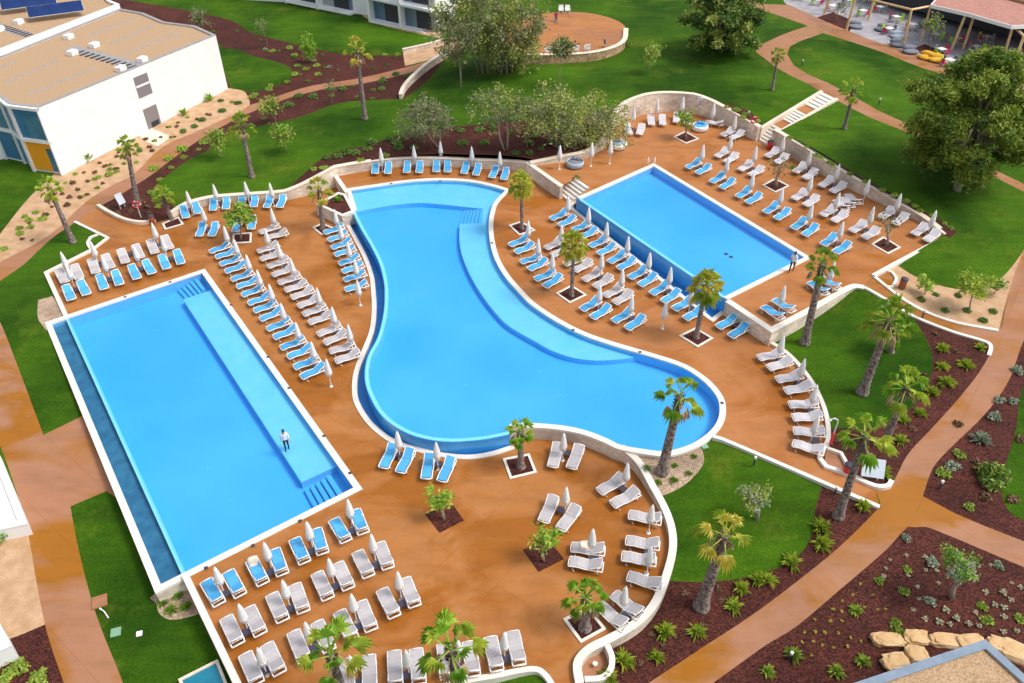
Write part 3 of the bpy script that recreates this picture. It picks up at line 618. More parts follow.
shR = sm(g1([(459.6,224),(460,246.8),(467.7,270),(480.5,293),(496,313.4),(508.7,326),(536,342),(553.8,351.5),(574.3,358),(597.3,360.5),(623,359),(650,354.5)], .62), False)
I2 = offset(p2_cope, s2*.3, False)
def near(p, L): return min(range(len(L)), key=lambda i: (L[i]-p).length)
i0, i1 = 1, near(pv(U(497,205,.6)), I2)
prism('shelf', top_sh+[I2[k] for k in range(near(pv(U(508,190,1)),I2), 0, -1)], -.8, .62, M['tile_light'], p2)
ia, ib = near(pv(U(489,222,.8)),I2), near(pv(U(655,354,.8)),I2)
prism('shelf', shR+[I2[k] for k in range(ib, ia-1, -1)]+[pv(U(483,223,.62))], -.8, .619, M['tile_light'], p2)
ic = near(pv(U(505,192,.9)),I2)
prism('shelf', [pv(U(483,208.5,.62))]+[I2[k] for k in range(ic, ia+1)]+[pv(U(481,224,.62))], -.8, .618, M['tile_light'], p2)
pool_steps(p2, f(484,209,.4), f(481,224.5,.4), f(458,224,.4), f(463,209,.4), 6, .62, .22)
for q in [(356,199),(404,200.5),(441,181.5),(497,240),(536,308),(620,346),(714,392),(588,441)]:
    pass
# pool three
p3 = poolobj('swimming_pool', 'rectangular blue pool on the raised terrace at the upper right'); s3 = 1 if area(P3) > 0 else -1
coping(p3_cope, Z2, False, s3, p3, .2)
band('weir', [p3_cope[3],p3_cope[0]], 0, s3*.26, Z2-.05, .2, M['tile_light'], False, p3)
band('weir_face', [p3_cope[3],p3_cope[0]], -s3*.05, -s3*.001, Z2-.06, .2, M['tile_face'], False, p3)
prism('pool_floor', offset(P3, s3*.1, True), .2, 1.5, M['tile'], p3)
prism('water_surface', offset(P3, s3*.22, True), .1, Z2-.045, M['water'], p3)
s3c = 1 if area(P3c) > 0 else -1
band('channel_coping', p3_chan, 0, s3c*.34, Z1+.06, -.2, M['white'], False, p3)
prism('channel_floor', P3c, -.2, .7, M['tile_face'], p3)
prism('channel_water', offset(P3c, s3c*.1, True), .65, .92, M['water_ch'], p3)
def fitting(px, z, parent, m='dark_plastic', name='skimmer_lid', d=.22, h=.015):
    p = U(*px, z); MB().box((p.x,p.y,z+h/2+.002),(d,d,h),.4).build(name, M[m], parent)
for q in [(231,305),(268,357),(289,388),(324,436),(350,473),(300,521),(253,545.5),(206,568),(125,297),(170,282)]: fitting(q, Z0+.05, p1, d=.2)
for q in [(118,352),(205,455),(158,330),(208,468),(150,510),(230,500)]: fitting(q, -1.0, p1, 'tile_light', 'floor_inlet', .12)
for q in [(410,209),(436,305),(441,320),(448,258),(466,385),(540,372),(600,400),(560,395)]: fitting(q, .2, p2, 'tile_light', 'floor_inlet', .14)
for q in [(391,183.5),(440,181),(492,243),(573,330),(640,352),(722,403)]: fitting(q, Z1+.05, p2, d=.2)
for q in [(726,254),(731,257),(694,236),(640,205),(700,205)]: fitting(q, 1.5, p3, 'dark_plastic' if q[0] in (726,731) else 'tile_light', 'floor_inlet', .3 if q[0] in (726,731) else .12)
# handrail at the far pool corner
e = empty('pool_ladder', U(651,166,Z2), 0, 'small steel grab rails at the far corner of the terrace pool', 'ladder')
for d in (-.3,.3): MB().tube([(d,.4,0),(d,.4,.7),(d,.1,.85),(d,-.4,.6),(d,-.4,-.6)], .03, 6).build('rail', M['pole'], e)
# ---- square planters
PLN = [('0',[(162,224),(179,217),(184,224.5),(165,230)],1),('0',[(233,234),(252,233),(251.5,243),(232,244)],1),('0',[(312.4,228),(322,223.5),(338,230),(321.5,235.6)],1),
 ('1',[(508.6,225.7),(521.5,221.5),(535.6,230.7),(519,235.6)],1),('1',[(555.6,293.7),(571.3,285.5),(587,295.4),(569.7,303.7)],1),('1',[(678.7,336.2),(695.3,328),(713.5,338.7),(697.8,347.9)],1),
 ('0',[(502.6,459),(529.5,454),(537,473),(510,479.6)],1),('0',[(562.8,619.4),(588.4,606.6),(606.3,629.7),(580.7,643.8)],1),('0',[(523,550),(547.4,538.7),(564,559),(538.4,572)],0),('0',[(424.7,513.8),(453,504.7),(463.8,520.4),(439.7,532.9)],0),
 ('2',[(673.3,137.3),(685,131.5),(699,139.3),(685.8,144)],1),('2',[(762,185.5),(774.6,178.8),(789.5,186.3),(775.4,193)],1),('2',[(870.6,244.6),(883,237),(901,248),(888,254.6)],1)]
PLL = ['beside the garden wall at the top left of the deck','round the bushy palm in front of the stone wall','at the far end of the blue row beside the curved pool','between the curved pool and the first blue pair','among the loungers between the two right pools','near the corner steps of the raised terrace',
 'below the curved pool wall on the lower deck','with white kerb at the bottom right of the lower deck','flush with the lower deck, holding a leafy small tree','flush with the lower deck below the four blue loungers','on the raised terrace nearest the curved wall','on the raised terrace in the middle, with a bare tree','on the raised terrace nearest the path, with a bare tree']
for (zn,q,k),lb in zip(PLN,PLL):
    z = {'0':Z0,'1':Z1,'2':Z2}[zn]; pts = [U(a,b,z) for a,b in q]; c = sum(pts,Vector())/4
    e = empty('tree_pit', c, 0, 'square mulch tree pit '+lb, 'tree pit', 'square tree pits in the pool decks'); loc = e.location
    o = prism('soil', [pv(p) for p in pts], z-.1, z+.02, M['mulch'], e); o.location = -loc
    if k:
        sg = 1 if area([pv(p) for p in pts]) > 0 else -1
        o = band('pit_kerb', [pv(p) for p in pts], 0, sg*.16, z+.07, z-.1, M['white'], True, e); o.location = -loc
# ============================================================ sun loungers, parasols, side tables
def lounger_proto(sling, col):
    r = empty('sun_lounger', (0,0,0))
    Wd = .34 if sling == 'sling_blue' else .33
    f = MB()
    for s in (-1,1):
        f.tube([(-.96,s*.27,.30),(-.93,s*.33,.31),(-.45,s*.33,.36),(0,s*.33,.31),(.3,s*.33,.32),(.80,s*.33,.32),(1.0,s*.31,.31)], .034, 6)
    f.tube([(-.96,-.29,.30),(-.98,0,.30),(-.96,.29,.30)], .034, 6)
    f.box((1.0,0,.31),(.08,.66,.05)); f.box((.74,0,.31),(.05,.62,.04))
    f.build('frame', M['frame'], r, True)
    def sheet(prof, w, name, m, parent):
        vs, fs = [], []
        for x,z in prof: vs += [(x,-w,z),(x,w,z),(x,w,z-.025),(x,-w,z-.025)]
        for i in range(len(prof)-1):
            for k in range(4): fs.append((i*4+k,i*4+(k+1)%4,(i+1)*4+(k+1)%4,(i+1)*4+k))
        n = len(prof)-1; fs += [(0,1,2,3),(n*4+3,n*4+2,n*4+1,n*4)]
        o = mesh(name, vs, fs, m, parent); fixn(o); return o
    sw = .265 if sling == 'sling_blue' else .30
    sheet([(-.90,.345),(-.7,.375),(-.45,.405),(-.2,.385),(0,.355),(.2,.36)], sw, 'seat', M[sling], r)
    b = sheet([(.21,.365),(.4,.43),(.65,.54),(.86,.63),(.90,.63)], sw, 'backrest', M[sling], r)
    bf = MB()
    for s in (-1,1): bf.tube([(.21,s*(sw+.025),.355),(.4,s*(sw+.025),.42),(.65,s*(sw+.025),.53),(.9,s*(sw+.025),.63)], .028, 6)
    bf.tube([(.9,-sw-.025,.63),(.93,0,.635),(.9,sw+.025,.63)], .03, 6)
    bf.tube([(.7,-.2,.54),(.84,-.2,.33)], .015, 5); bf.tube([(.7,.2,.54),(.84,.2,.33)], .015, 5)
    bf.build('back_frame', M['frame'], r, True)
    for sx in (-.62,.66):
        for sy in (-1,1): MB().tube([(sx,sy*.31,.33),(sx+.10*(1 if sx>0 else -1),sy*.33,.14),(sx+.04,sy*.33,0)], [.036,.032,.03], 6).build('leg', M['frame'], r, True)
    return r
LP = {'b': lounger_proto('sling_blue','blue'), 'g': lounger_proto('sling_grey','grey'), 'p': lounger_proto('sling_pale','pale grey')}
def parasol_proto():
    r = empty('parasol', (0,0,0))
    MB().tube([(0,0,0),(0,0,2.25)], .03, 8).build('pole', M['pole'], r)
    vs, fs = [], []; n = 16
    prof = [(.045,2.35),(.085,2.22),(.13,1.95),(.165,1.65),(.20,1.35),(.20,1.15),(.14,.97),(.06,.84)]
    for i,(rad,z) in enumerate(prof):
        for k in range(n):
            q = rad*(1.0+(.22 if k%2 else -.18)*(min(i,5)/5)); a = 2*math.pi*k/n+i*.06
            vs.append((q*math.cos(a), q*math.sin(a), z+(.05*math.sin(k*2.1) if i>5 else 0)))
    for i in range(len(prof)-1):
        for k in range(n): fs.append((i*n+k,(i+1)*n+k,(i+1)*n+(k+1)%n,i*n+(k+1)%n))
    fs += [tuple(range(n)), tuple(range((len(prof)-1)*n+n-1,(len(prof)-1)*n-1,-1))]
    c = mesh('closed_canopy', vs, fs, M['canvas'], r, True)
    MB().lathe([(.19,1.32),(.215,1.30),(.215,1.26),(.19,1.23)], 14).build('tie_strap', M['white'], c)
    MB().lathe([(.001,2.44),(.03,2.41),(.03,2.36),(.015,2.33)], 8).build('finial', M['pole'], r)
    MB().lathe([(.13,0.0),(.13,.03),(.05,.06),(.045,.3)], 12).build('base_plate', M['pole'], r)
    return r
def table_proto():
    r = empty('side_table', (0,0,0))
    MB().box((0,0,.36),(.42,.42,.03)).build('tabletop', M['dark_plastic'], r)
    for sx in (-1,1):
        for sy in (-1,1): MB().box((sx*.17,sy*.17,.175),(.05,.05,.344)).build('leg', M['dark_plastic'], r)
    return r
PAR, TAB = parasol_proto(), table_proto()
used = set()
def place(proto, loc, rz, label, cat, group=None):
    o = proto if proto.name not in used else copy_tree(proto)
    used.add(proto.name); o.location = loc; o.rotation_euler = (0,0,rz)
    o.pop('group',None) if hasattr(o,'pop') else None
    return tag(o, label, cat, group)
CN = {'b':'blue','g':'grey','p':'pale grey'}
def lounger(zn, c, fx, fy, hx, hy, label, group, dz=0):
    z = {'0':Z0,'1':Z1,'2':Z2}[zn]; a, b = U(fx,fy,z+.32), U(hx,hy,z+.45)
    m = (a+b)/2+Vector((b.x-a.x,b.y-a.y,0)).normalized()*.13; m.z = z+dz
    ang = math.atan2(b.y-a.y, b.x-a.x)+random.uniform(-.035,.035)
    o = place(LP[c], m, ang, label, 'sun lounger', group); o.scale = (.935,1.0,1.18)
    return m, ang
def row(zn, where, end, items, brollies, tables='auto'):
    """items: (colour, foot x, foot y, head x, head y); brollies: pixel of each parasol's tip"""
    ms = []
    cnt = {}
    multi = len(set(i[0] for i in items)) > 1
    z = {'0':Z0,'1':Z1,'2':Z2}[zn]
    for i,it in enumerate(items):
        k = cnt.get(it[0],0); cnt[it[0]] = k+1
        lab = f"{ordw(k)} {CN[it[0]]} lounger from the {end}, {where}"
        if len(items) == 1: lab = f"{CN[it[0]]} sun lounger {where}"
        ms.append(lounger(zn, *it, lab, 'sun loungers '+where))
    for i,b in enumerate(brollies):
        p = U(b[0], b[1], z+2.3); p.z = z
        lab = f"{ordw(i)} white parasol from the {end}, {where}"
        if len(brollies) == 1: lab = f"closed white parasol {where}"
        o = place(PAR, p, random.uniform(0,6), lab, 'parasol', 'closed parasols '+where); sc = random.uniform(.97,1.03); o.scale = (sc,sc,random.uniform(.98,1.02))
    k = 0; npair = len(items)//2
    for i in range(0, len(items)-1, 2):
        if tables == 'auto' or i//2 in tables:
            (m1,a1),(m2,a2) = ms[i], ms[i+1]; m = (m1+m2)/2; m.z = z; d = Vector((math.cos(a1),math.sin(a1),0))
            if (m1-m2).length < 2.6:
                lab = f"{ordw(k)} dark side table from the {end}, {where}" if npair > 1 else f"small dark table between the two loungers {where}"
                place(TAB, m+d*.42, a1, lab, 'side table', 'side tables '+where); k += 1
b_ = lambda L: [('b',)+t for t in L]; g_ = lambda L: [('g',)+t for t in L]; p_ = lambda L: [('p',)+t for t in L]
row('0','back row by the lawn kerb','left', g_([(66.6, 285.5, 59.1, 269.7),(80.7, 281.3, 74.9, 266.4),(97.3, 275.5, 91.8, 260.5),(112.2, 270.5, 105.6, 256.4),(127.2, 265.5, 120.8, 250.6),(142.1, 260.6, 135.5, 246.4),(156.2, 255.6, 150.4, 241.5),(171.1, 251.4, 164.5, 237.3)]), [(61,253),(90.5,242.3),(152,224)], [0,1,2,3])
row('0',"at the left pool's far end",'left', b_([(72.4,302,66.6,287.1),(88.1,297.1,80.7,282.1),(105.6,291.3,99.8,276.3),(121.3,287.1,114.7,272.2),(138.8,281.3,131.3,266.4),(153.7,276.3,145.4,261.4),(167.8,271.3,162,256.4),(182.8,266.4,176.1,251.4)]), [(65.5,264.5),(101.5,256.4),(133,245.6),(161,237)])
row('0','against the stone garden wall','left', b_([(187.4,219.8,182.5,207.3),(199,216.4,194.9,202.3),(213.2,212.8,213.5,199),(225.1,211.8,227.3,197.4),(240.5,209.8,242.5,195.7),(253,209.8,255.8,195.2),(266.3,209.8,270.4,196.5),(277.9,210.3,284.5,195.7)]), [(186.6,192.3),(213.2,184.9),(244.7,182.7),(269.6,183.9)])
row('0','in front of the garden-wall row','left', b_([(198.6,238.4,203.2,223.9),(211,238.4,216,223.9),(235.6,233,238.1,220.6),(251,231.4,253,217.3)]), [(201.5,208.2),(242,203.5)])
row('0','by the left pool\'s right edge','far end', b_([(210,252.5,227.4,245),(214.1,258.3,235.7,250.8),(219.1,265.7,239.8,257.4),(224.9,272.4,244,264.9),(229.9,280.7,251.5,272.4),(235.7,288.1,257.3,279.8),(241.5,296.4,261.4,287.3),(247.3,304.7,268.9,295.6),(253.1,312.2,274.7,303.1),(258.9,320.5,280.5,310.6),(266.4,330.5,288,320.5),(273,338.8,294.6,328.8),(280.5,348.9,301.6,339.7),(287.3,358.1,308.9,348.1),(293.9,368,315.5,358.9),(300.6,378,322.1,367.2)]),
 [(224,227.2),(233.9,239.7),(246,255),(256.9,270.5),(269,285.2),(280.9,304.5),(295.5,322.8),(311.3,343),(326.3,360.6)])
row('0','in the column left of the curved pool','far end', g_([(259.6,233,276.3,226),(267,238.5,284.5,232.5),(257.3,252.3,276,245),(260.6,259.8,279,253),(266.4,268.2,287.1,259.1),(272.2,275.7,291.3,268.2),(278,284,297.9,275.7),(283.8,291.5,305.4,283.2),(290.5,298.9,311.2,289.8),(297.1,307.2,317.9,298.1),(302.9,315.5,322.8,306.4),(307.9,323.8,329.5,314.7),(317,335.3,337.8,325.8),(323.5,344,344.4,333.8),(329.6,352.3,351.2,344.8),(335.4,362.2,356.5,353.1)]),
 [(271,209.4),(265,229.5),(277.5,244.3),(290.5,259.3),(316.8,288.9),(331.8,307.8),(348,325.5)])
row('0','beside the curved pool\'s left rim','far end', b_([(323,234,342,226.5),(327,241.4,346,233.5),(330.3,249,350,241),(333.4,256,353.5,248.5),(337.5,265,358,257),(341,272.6,361.5,265),(343,281,363.5,273.5),(344.4,290.6,365,284)]), [(334.5,210),(339.6,225.2),(347.5,242.5),(354.5,259.8),(356.9,280.7)])
row('1','at the head of the curved pool','left', b_([(375.3,175.7,375.3,163.2),(387.7,175.7,388.6,163.2),(406.8,174.8,407.3,162.4),(419.4,174.8,419.8,162.4),(436,174,436.7,161.5),(447.2,174.5,448,161.5),(463,175.7,467,163.2),(475.4,177.3,478.7,164.9),(491,179.8,496,167.4),(502.8,181.8,506.9,169)]), [(380.3,149),(413.5,145.8),(440.2,142.5),(471.6,147.4),(499.8,152.4)])
row('1','under the terrace pool\'s overflow edge','far end', b_([(548.9,220.7,566.4,211.6),(557.2,227.4,574.7,217.4),(571.3,231.5,588,223.5),(578.8,238.5,596,230),(588,248,606.2,238),(596.2,255.6,614.5,245.6),(607,263.9,624.5,253),(616.2,270.5,634.4,259.7),(627.8,279.6,645.2,268.9),(636.9,287.1,656,275.5),(648.8,295.6,667.9,284),(659.6,303.9,679.5,291.4),(671.2,311.3,691.1,299.7),(682.8,320.5,701.9,308.9)]),
 [(568.5,197),(589.1,208.5),(607.4,222.8),(628.6,237.6),(650.2,253.5),(671.2,268.6),(692.5,289),(666.2,303)])
row('1','below the raised terrace\'s corner wall','left', b_([(714.9,329.6,735.7,317.2),(725.7,339.6,749,324.7)]), [])
row('1','nearest the curved pool\'s right rim','far end', b_([(508.3,246.4,526.5,238.1),(513.2,253.9,533.2,244.8),(519.9,263,539,256.4),(526.5,271.3,546.4,260.5),(534,280.5,553,272.2),(541.5,288.8,561.4,276.3)]), [(528.5,221.5),(538.5,239.8),(552.7,253.9)])
row('1','around the palm between the right pools','far end', g_([(544,249.8,561.4,240),(550.6,256.4,568,247.3),(562.2,265.5,583,257.2),(571.3,273,591.3,261.4),(581.3,282.1,600.4,270.5),(591.3,289.6,612,276.3),(602,298.5,622,286),(610.6,305.5,632.2,292.3)]), [(561.9,225.7),(582,241),(602.4,253.9),(623,269.8)])
row('1','in the short row near the curved pool','left', b_([(579,311.3,599,299.7),(588.2,320.5,610.6,306.4),(611.5,323,630.5,311.3),(623.1,332.1,644.7,316.3)]), [(600.2,286.4),(632.5,295.6)])
row('2','along the curved wall of the terrace','left', p_([(629.6,135.3,627,126),(638.7,136.4,642,125.6),(652,127.3,650.3,115.7),(662.8,127.3,661.9,115.7),(676.3,125,676.9,113.2),(687.6,126.5,687.4,115)]), [(628.2,121.5),(634.5,107.6),(658.1,99.9),(683.6,97.4)], [0])
row('2','by the terrace wall near the steps','left', p_([(719,137.3,734.7,129),(727.3,140.6,744.7,131.5)]), [(736,116.6)])
row('2','second pair in from the terrace steps','left', p_([(713.2,158.9,728.9,148.9),(722.3,164.7,738,153.9)]), [(731.8,135.7)])
row('2','along the terrace pool\'s upper edge','left', b_([(684.1,169.7,700.7,160.5),(694,175.5,710.7,165.5),(708.2,184.6,724.8,173.8),(718.1,190.4,734.7,179.6),(733.9,199.6,751.3,187.9),(743.1,205.5,762.2,193.9),(760.6,215.5,779.6,203),(772.2,222.1,790.4,208.9),(787.9,232.1,807.9,218),(799.6,238.7,818.7,224.6),(818.3,247.9,837.4,234.7),(830.7,255.4,850.6,243)]), [(703.7,145.6),(728.4,158),(753.8,173.8),(783,189),(812.8,204.7),(843.5,222.2)])
row('2','in the middle row of the terrace','left', p_([(736.4,173,753,161.4),(746.4,178,763.8,167.2),(789.6,202.2,807.9,189.8),(800.4,208.9,819.5,195.6),(818.3,218,836.5,206.4),(829,224.7,848.1,211.4),(847.3,234.7,866.4,221.4),(858.9,241.3,879.7,228)]), [(756.7,147.3),(812.3,176.5),(839.8,193.2),(873.9,208.1)])
row('2','below the straight terrace wall','left', p_([(763,159.7,779.6,148.1),(772.9,165.5,787.9,154.7),(790.4,175.5,807.8,163),(800.3,181.3,817.7,169.7),(816.8,189,833.9,177.6),(827.4,194.8,846.5,183.2),(876.4,220.6,894.6,208.1),(890.5,227.2,907.9,213.9),(908.7,238,928.7,223.9),(920.4,244.6,941.1,229.7)]), [(784.5,137.3),(811.1,151.4),(839.5,164.9),(869.7,179.9),(901.3,194),(936.1,211.4)])
row('2','packed side by side near the terrace corner','left', p_([(833.2,197.8,847.5,210.2),(838.5,194.5,854,208),(844,191.5,860,204.8)]), [], [])
row('2','near corner of the terrace pool','left', b_([(759.8,304.7,782.2,318),(770.6,298.1,793,310.5),(806.2,280.7,827,293.1),(816.2,275.7,839.4,288.1)]), [(785,286.5),(834.5,263.2)])
row('1','along the kerb right of the curved pool','far end', p_([(757.4,359,779.8,352.8),(765.7,369,789.8,361.2),(775.7,380.6,798.9,375),(783.2,392.2,808.5,386),(788.1,405.5,814.2,403.2),(791.5,418,818,415.9),(793.4,431,819.5,432.3),(792.2,443.7,819.5,449.8)]), [(784,335.8),(805,359.5),(817.2,385.6),(818.8,416.3)])
row('0','below the curved pool\'s near rim','left', b_([(383.2,469.8,392.4,447.4),(399.8,474.8,409.8,451.5),(425.6,481.4,429.7,456.5),(441.3,483.9,450.5,459.8)]), [(396.9,432.5),(436,443.2)])
row('0','below the stone pool wall','left', g_([(552.4,469,557.4,446.6),(570.6,471.5,578.9,447.4)]), [(564,434.1)])
row('0','nearest the start of the curved deck wall','left', g_([(597.2,493.9,621.3,478.1),(609.6,507.2,636.2,491.4)]), [(627.9,464)])
row('0','alone against the curved deck wall','left', g_([(627,514.6,657.8,519.6)]), [(652.8,506.3)])
row('0','above the leafy tree pit of the lower deck','left', g_([(542.5,524,553,499.5),(559.8,531.2,574.8,509.6)]), [(566.5,488.1)])
row('0','right of the leafy tree pit','far end', g_([(568.2,547.4,602.2,549.9),(565.7,561.5,600.6,565.7)]), [(593.1,530)])
row('0','in the trio by the curved deck wall','far end', g_([(623,539.9,657,544.9),(619.6,555.7,652.8,560.7),(624.6,575.6,659.5,584.7)]), [(651.2,547.4)])
row('0','beside the palm pit at the deck\'s lower right','right', g_([(611.3,592.2,638.7,613.8),(596.4,603,623,625.4)]), [(625.8,588.1)])
row('0','along the left pool\'s near end','left', b_([(205.8,579.6,217.4,600.4),(227.4,569.7,239,592.9),(250.6,558,262.2,581.3),(273,548.1,282.1,571.3),(292.9,537.3,304.5,559.7),(314.5,527.4,322.8,550.6),(332.8,517.4,345.2,539),(353.9,508.3,363,530.7)]), [(214.6,568),(263.9,543.1),(306.7,523.2),(347.7,500.8)])
row('0','in the grey row behind the blue one','left', g_([(225.8,615.6,236.6,641),(248.2,605.7,259,631),(270.6,592.4,282.2,617.5),(293.8,583.3,303,608),(316.2,571.7,327,595),(337.3,561.4,347.3,585.5),(356.4,549.8,368,573.5),(378.8,541.5,387.1,564.8)]), [(239,605.7),(282.5,581.6),(328.6,559.7),(371.3,535.7)])
row('0','in the second grey row of the lower deck','left', g_([(244.9,652.2,255.6,679.5),(266.4,642.2,278,670),(292.2,629.8,303.8,657.5),(316.2,620.6,328,646.5),(338.5,610,351.1,635.4),(360.2,599.9,370.2,626.5),(380.7,588.3,393.8,612.7),(403.9,577.5,413.9,602)]), [(257.8,649.3),(305,622.8),(351.1,594.9),(397.6,573)])
row('0','in the row nearest the camera','left', g_([(345,659,348,688),(368.5,655.5,370,684),(394,651.3,395.6,679.5),(415.5,648.9,419,677.5),(443.8,643.9,446.2,672.5),(468.6,641.4,473,670),(490.2,636.4,496,665),(512.3,630.6,518.5,659.5)]), [(349.4,656.8),(405.6,650.8),(458,641),(504.3,633.9)])
# odd ones along the bed wall and corner of the terrace
for q,lab in (((560.2,146.4),'closed white parasol beside the left beanbag'),((592.2,143.5),'closed white parasol under the olive branches left of the pale daybed'),((611.3,141),'closed white parasol right beside the pale round daybed')):
    p = U(*q, Z2+2.3); p.z = Z2; place(PAR, p, 0, lab, 'parasol', 'closed parasols by the olive trees')
for q,lab in (((714.5,104.1),'closed white parasol behind the lounger turned side on'),):
    p = U(*q, Z2+2.3); p.z = Z2; place(PAR, p, 0, lab, 'parasol')
lounger('2','p',702,121,724,124,'pale grey lounger turned side on beneath the curved terrace wall','odd loungers on the terrace')
o = place(LP['p'], U(699.5,114.5,Z2), R(100), 'pale lounger stood upright against the curved terrace wall', 'sun lounger', 'odd loungers on the terrace')
o.rotation_euler = (0, R(-72), R(-96)); o.location = U(699.5,116.5,Z2)+Vector((0,0,1.0))
# round daybeds / beanbags
def daybed(px, label, m1, m2, sc=1.0, hood=True):
    p = U(*px, Z2); e = empty('round_daybed', p, random.uniform(-.5,.5), label, 'daybed', 'round daybeds on the terrace'); e.scale = (sc,)*3
    MB().lathe([(.62,0),(.80,.12),(.86,.38),(.82,.56),(.72,.60),(.70,.42),(.1,.40)], 20).build('basket', M[m1], e, True)
    MB().lathe([(.68,.38),(.66,.52),(.4,.57),(.05,.58)], 20).build('cushion', M[m2], e, True)
    if hood:
        for k,a in enumerate((1.1,2.0)): MB().lathe([(.05,-.1),(.24,-.06),(.26,.06),(.05,.12)], 10, (.42*math.cos(a),.42*math.sin(a),.66)).build('pillow', M[m2], e, True)
daybed((574.8,166.5), 'blue-grey round daybed by the steps below the olive trees', 'bluegrey', 'greyc')
daybed((618,148), 'pale round daybed under the overhanging olive branches', 'frame', 'bluegrey')
daybed((699.5,130), 'white round daybed with blue cushion behind the first terrace tree pit', 'frame', 'sling_blue')
# ============================================================ vegetation
def quads(cent, size, rng, flat=0.0, aspect=1.6, up=None):
    n = len(cent); d = rng.normal(size=(n,3)); 
    if flat: d[:,2] *= (1-flat)
    d /= np.linalg.norm(d,axis=1)[:,None]; e = np.cross(d, rng.normal(size=(n,3))); e /= np.linalg.norm(e,axis=1)[:,None]
    s = size*rng.uniform(.6,1.35,n)[:,None]
    a, b = d*s*aspect/2, e*s/2
    v = np.stack([cent-a, cent+b*.9, cent+a, cent-b*.9], 1).reshape(-1,3)
    f = np.arange(n*4).reshape(n,4)
    return v, f
def npmesh(name, v, f, mats, parent, mids=None):
    me = bpy.data.meshes.new(name); me.vertices.add(len(v)); me.vertices.foreach_set('co', v.astype(np.float32).ravel())
    k = f.shape[1]; me.loops.add(len(f)*k); me.loops.foreach_set('vertex_index', f.astype(np.int32).ravel())
    me.polygons.add(len(f)); me.polygons.foreach_set('loop_start', (np.arange(len(f))*k).astype(np.int32))
    for m in mats: me.materials.append(m)
    if mids is not None: me.polygons.foreach_set('material_index', mids.astype(np.int32))
    me.update(calc_edges=True); me.validate(); return link(bpy.data.objects.new(name, me), parent)
def clumps(rng, n, R_, zs, cz, shape='ball', hole=.35):
    """clump centres spread through an uneven crown"""
    out = []
    if shape == 'lobes':
        nl = 22; lob = []
        for i in range(nl):
            zc = -1.0+1.9*(i+.5)/nl; a = i*2.39996+rng.uniform(-.3,.3); rr = math.sqrt(max(.05,1-min(1,abs(zc))**2))*rng.uniform(.55,.8)
            lob.append((rr*math.cos(a), rr*math.sin(a), zc*.8, rng.uniform(.24,.38)))
        lob.append((0,0,.8,.3)); lob.append((0,0,.3,.35))
        while len(out) < n:
            l = lob[rng.integers(len(lob))]; d = rng.normal(size=3); d /= np.linalg.norm(d); r = rng.uniform(.55,1)
            if d[2] < -.55: continue
            out.append(((l[0]+d[0]*r*l[3])*R_, (l[1]+d[1]*r*l[3])*R_, cz+(l[2]+d[2]*r*l[3]*.7)*zs))
        return np.array(out)
    while len(out) < n:
        d = rng.normal(size=3); d /= np.linalg.norm(d); r = rng.uniform(hole,1)**.6
        lump = 1+.22*math.sin(3*math.atan2(d[1],d[0])+R_)+.15*math.sin(5*d[2]+2*math.atan2(d[1],d[0]))
        p = d*r*lump; out.append((p[0]*R_, p[1]*R_, cz+p[2]*zs))
    return np.array(out)
def tree(name, base, crown, Rc, zs, label, cat, mats, nclump=60, per=60, leaf=.16, cr=.55, trunk_r=.12, stems=1, spread=.4, group=None, aspect=1.8, seed=0, barkm='bark', split=.25, weep=0, shape='ball'):
    """base / crown: world points of the foot and of the crown's centre"""
    g = np.random.default_rng(seed+11); e = empty(name, base, 0, label, cat, group); off = crown-base
    cc = clumps(g, nclump, Rc, zs, 0, shape); cc = cc+np.array([off.x,off.y,off.z]); cc[:,2] = np.maximum(cc[:,2], .35)
    tb = MB()
    for s in range(stems):
        a = 6.28*s/max(1,stems)+.7; r0 = spread*(stems>1)
        p0 = Vector((r0*.4*math.cos(a), r0*.4*math.sin(a), -.15)); top = Vector((off.x+math.cos(a)*Rc*.35*(stems>1), off.y+math.sin(a)*Rc*.35*(stems>1), off.z+zs*.1))
        m1 = p0.lerp(top,.35)+Vector((g.normal()*.12,g.normal()*.12,0))*spread*2; m2 = p0.lerp(top,.7)+Vector((g.normal()*.15,g.normal()*.15,0))*spread*2
        tb.tube([p0, m1, m2, top], [trunk_r, trunk_r*.75, trunk_r*.5, trunk_r*.15], 7)
        idx = g.choice(len(cc), min(len(cc), max(5, nclump//stems//4)), replace=False)
        for k in idx:
            c = Vector(cc[k]); st = m1.lerp(m2, g.uniform(.2,1)) if g.uniform()<.6 else m2.lerp(top,.5)
            mid = st.lerp(c,.5)+Vector((0,0,.12*Rc)); tb.tube([st, mid, c], [trunk_r*.38, trunk_r*.25, trunk_r*.08], 5)
    tb.build('trunk', M[barkm], e, True)
    P = []
    for c in cc:
        d = g.normal(size=(per,3))*cr*np.array([1,1,.75])*.6
        if weep: d[:,2] -= np.abs(g.normal(size=per))*weep
        P.append(c+d)
    P = np.concatenate(P); P = P[P[:,2]>.1]
    v, f = quads(P, leaf, g, .2, aspect)
    cl = np.repeat(g.integers(0,len(mats)*4,nclump), per)[:len(P)]
    mids = np.where(g.uniform(size=len(f)) < split, g.integers(0,len(mats),len(f)), (cl//4)%len(mats))
    npmesh('crown', v, f, [M[m] for m in mats], e, mids)
    return e
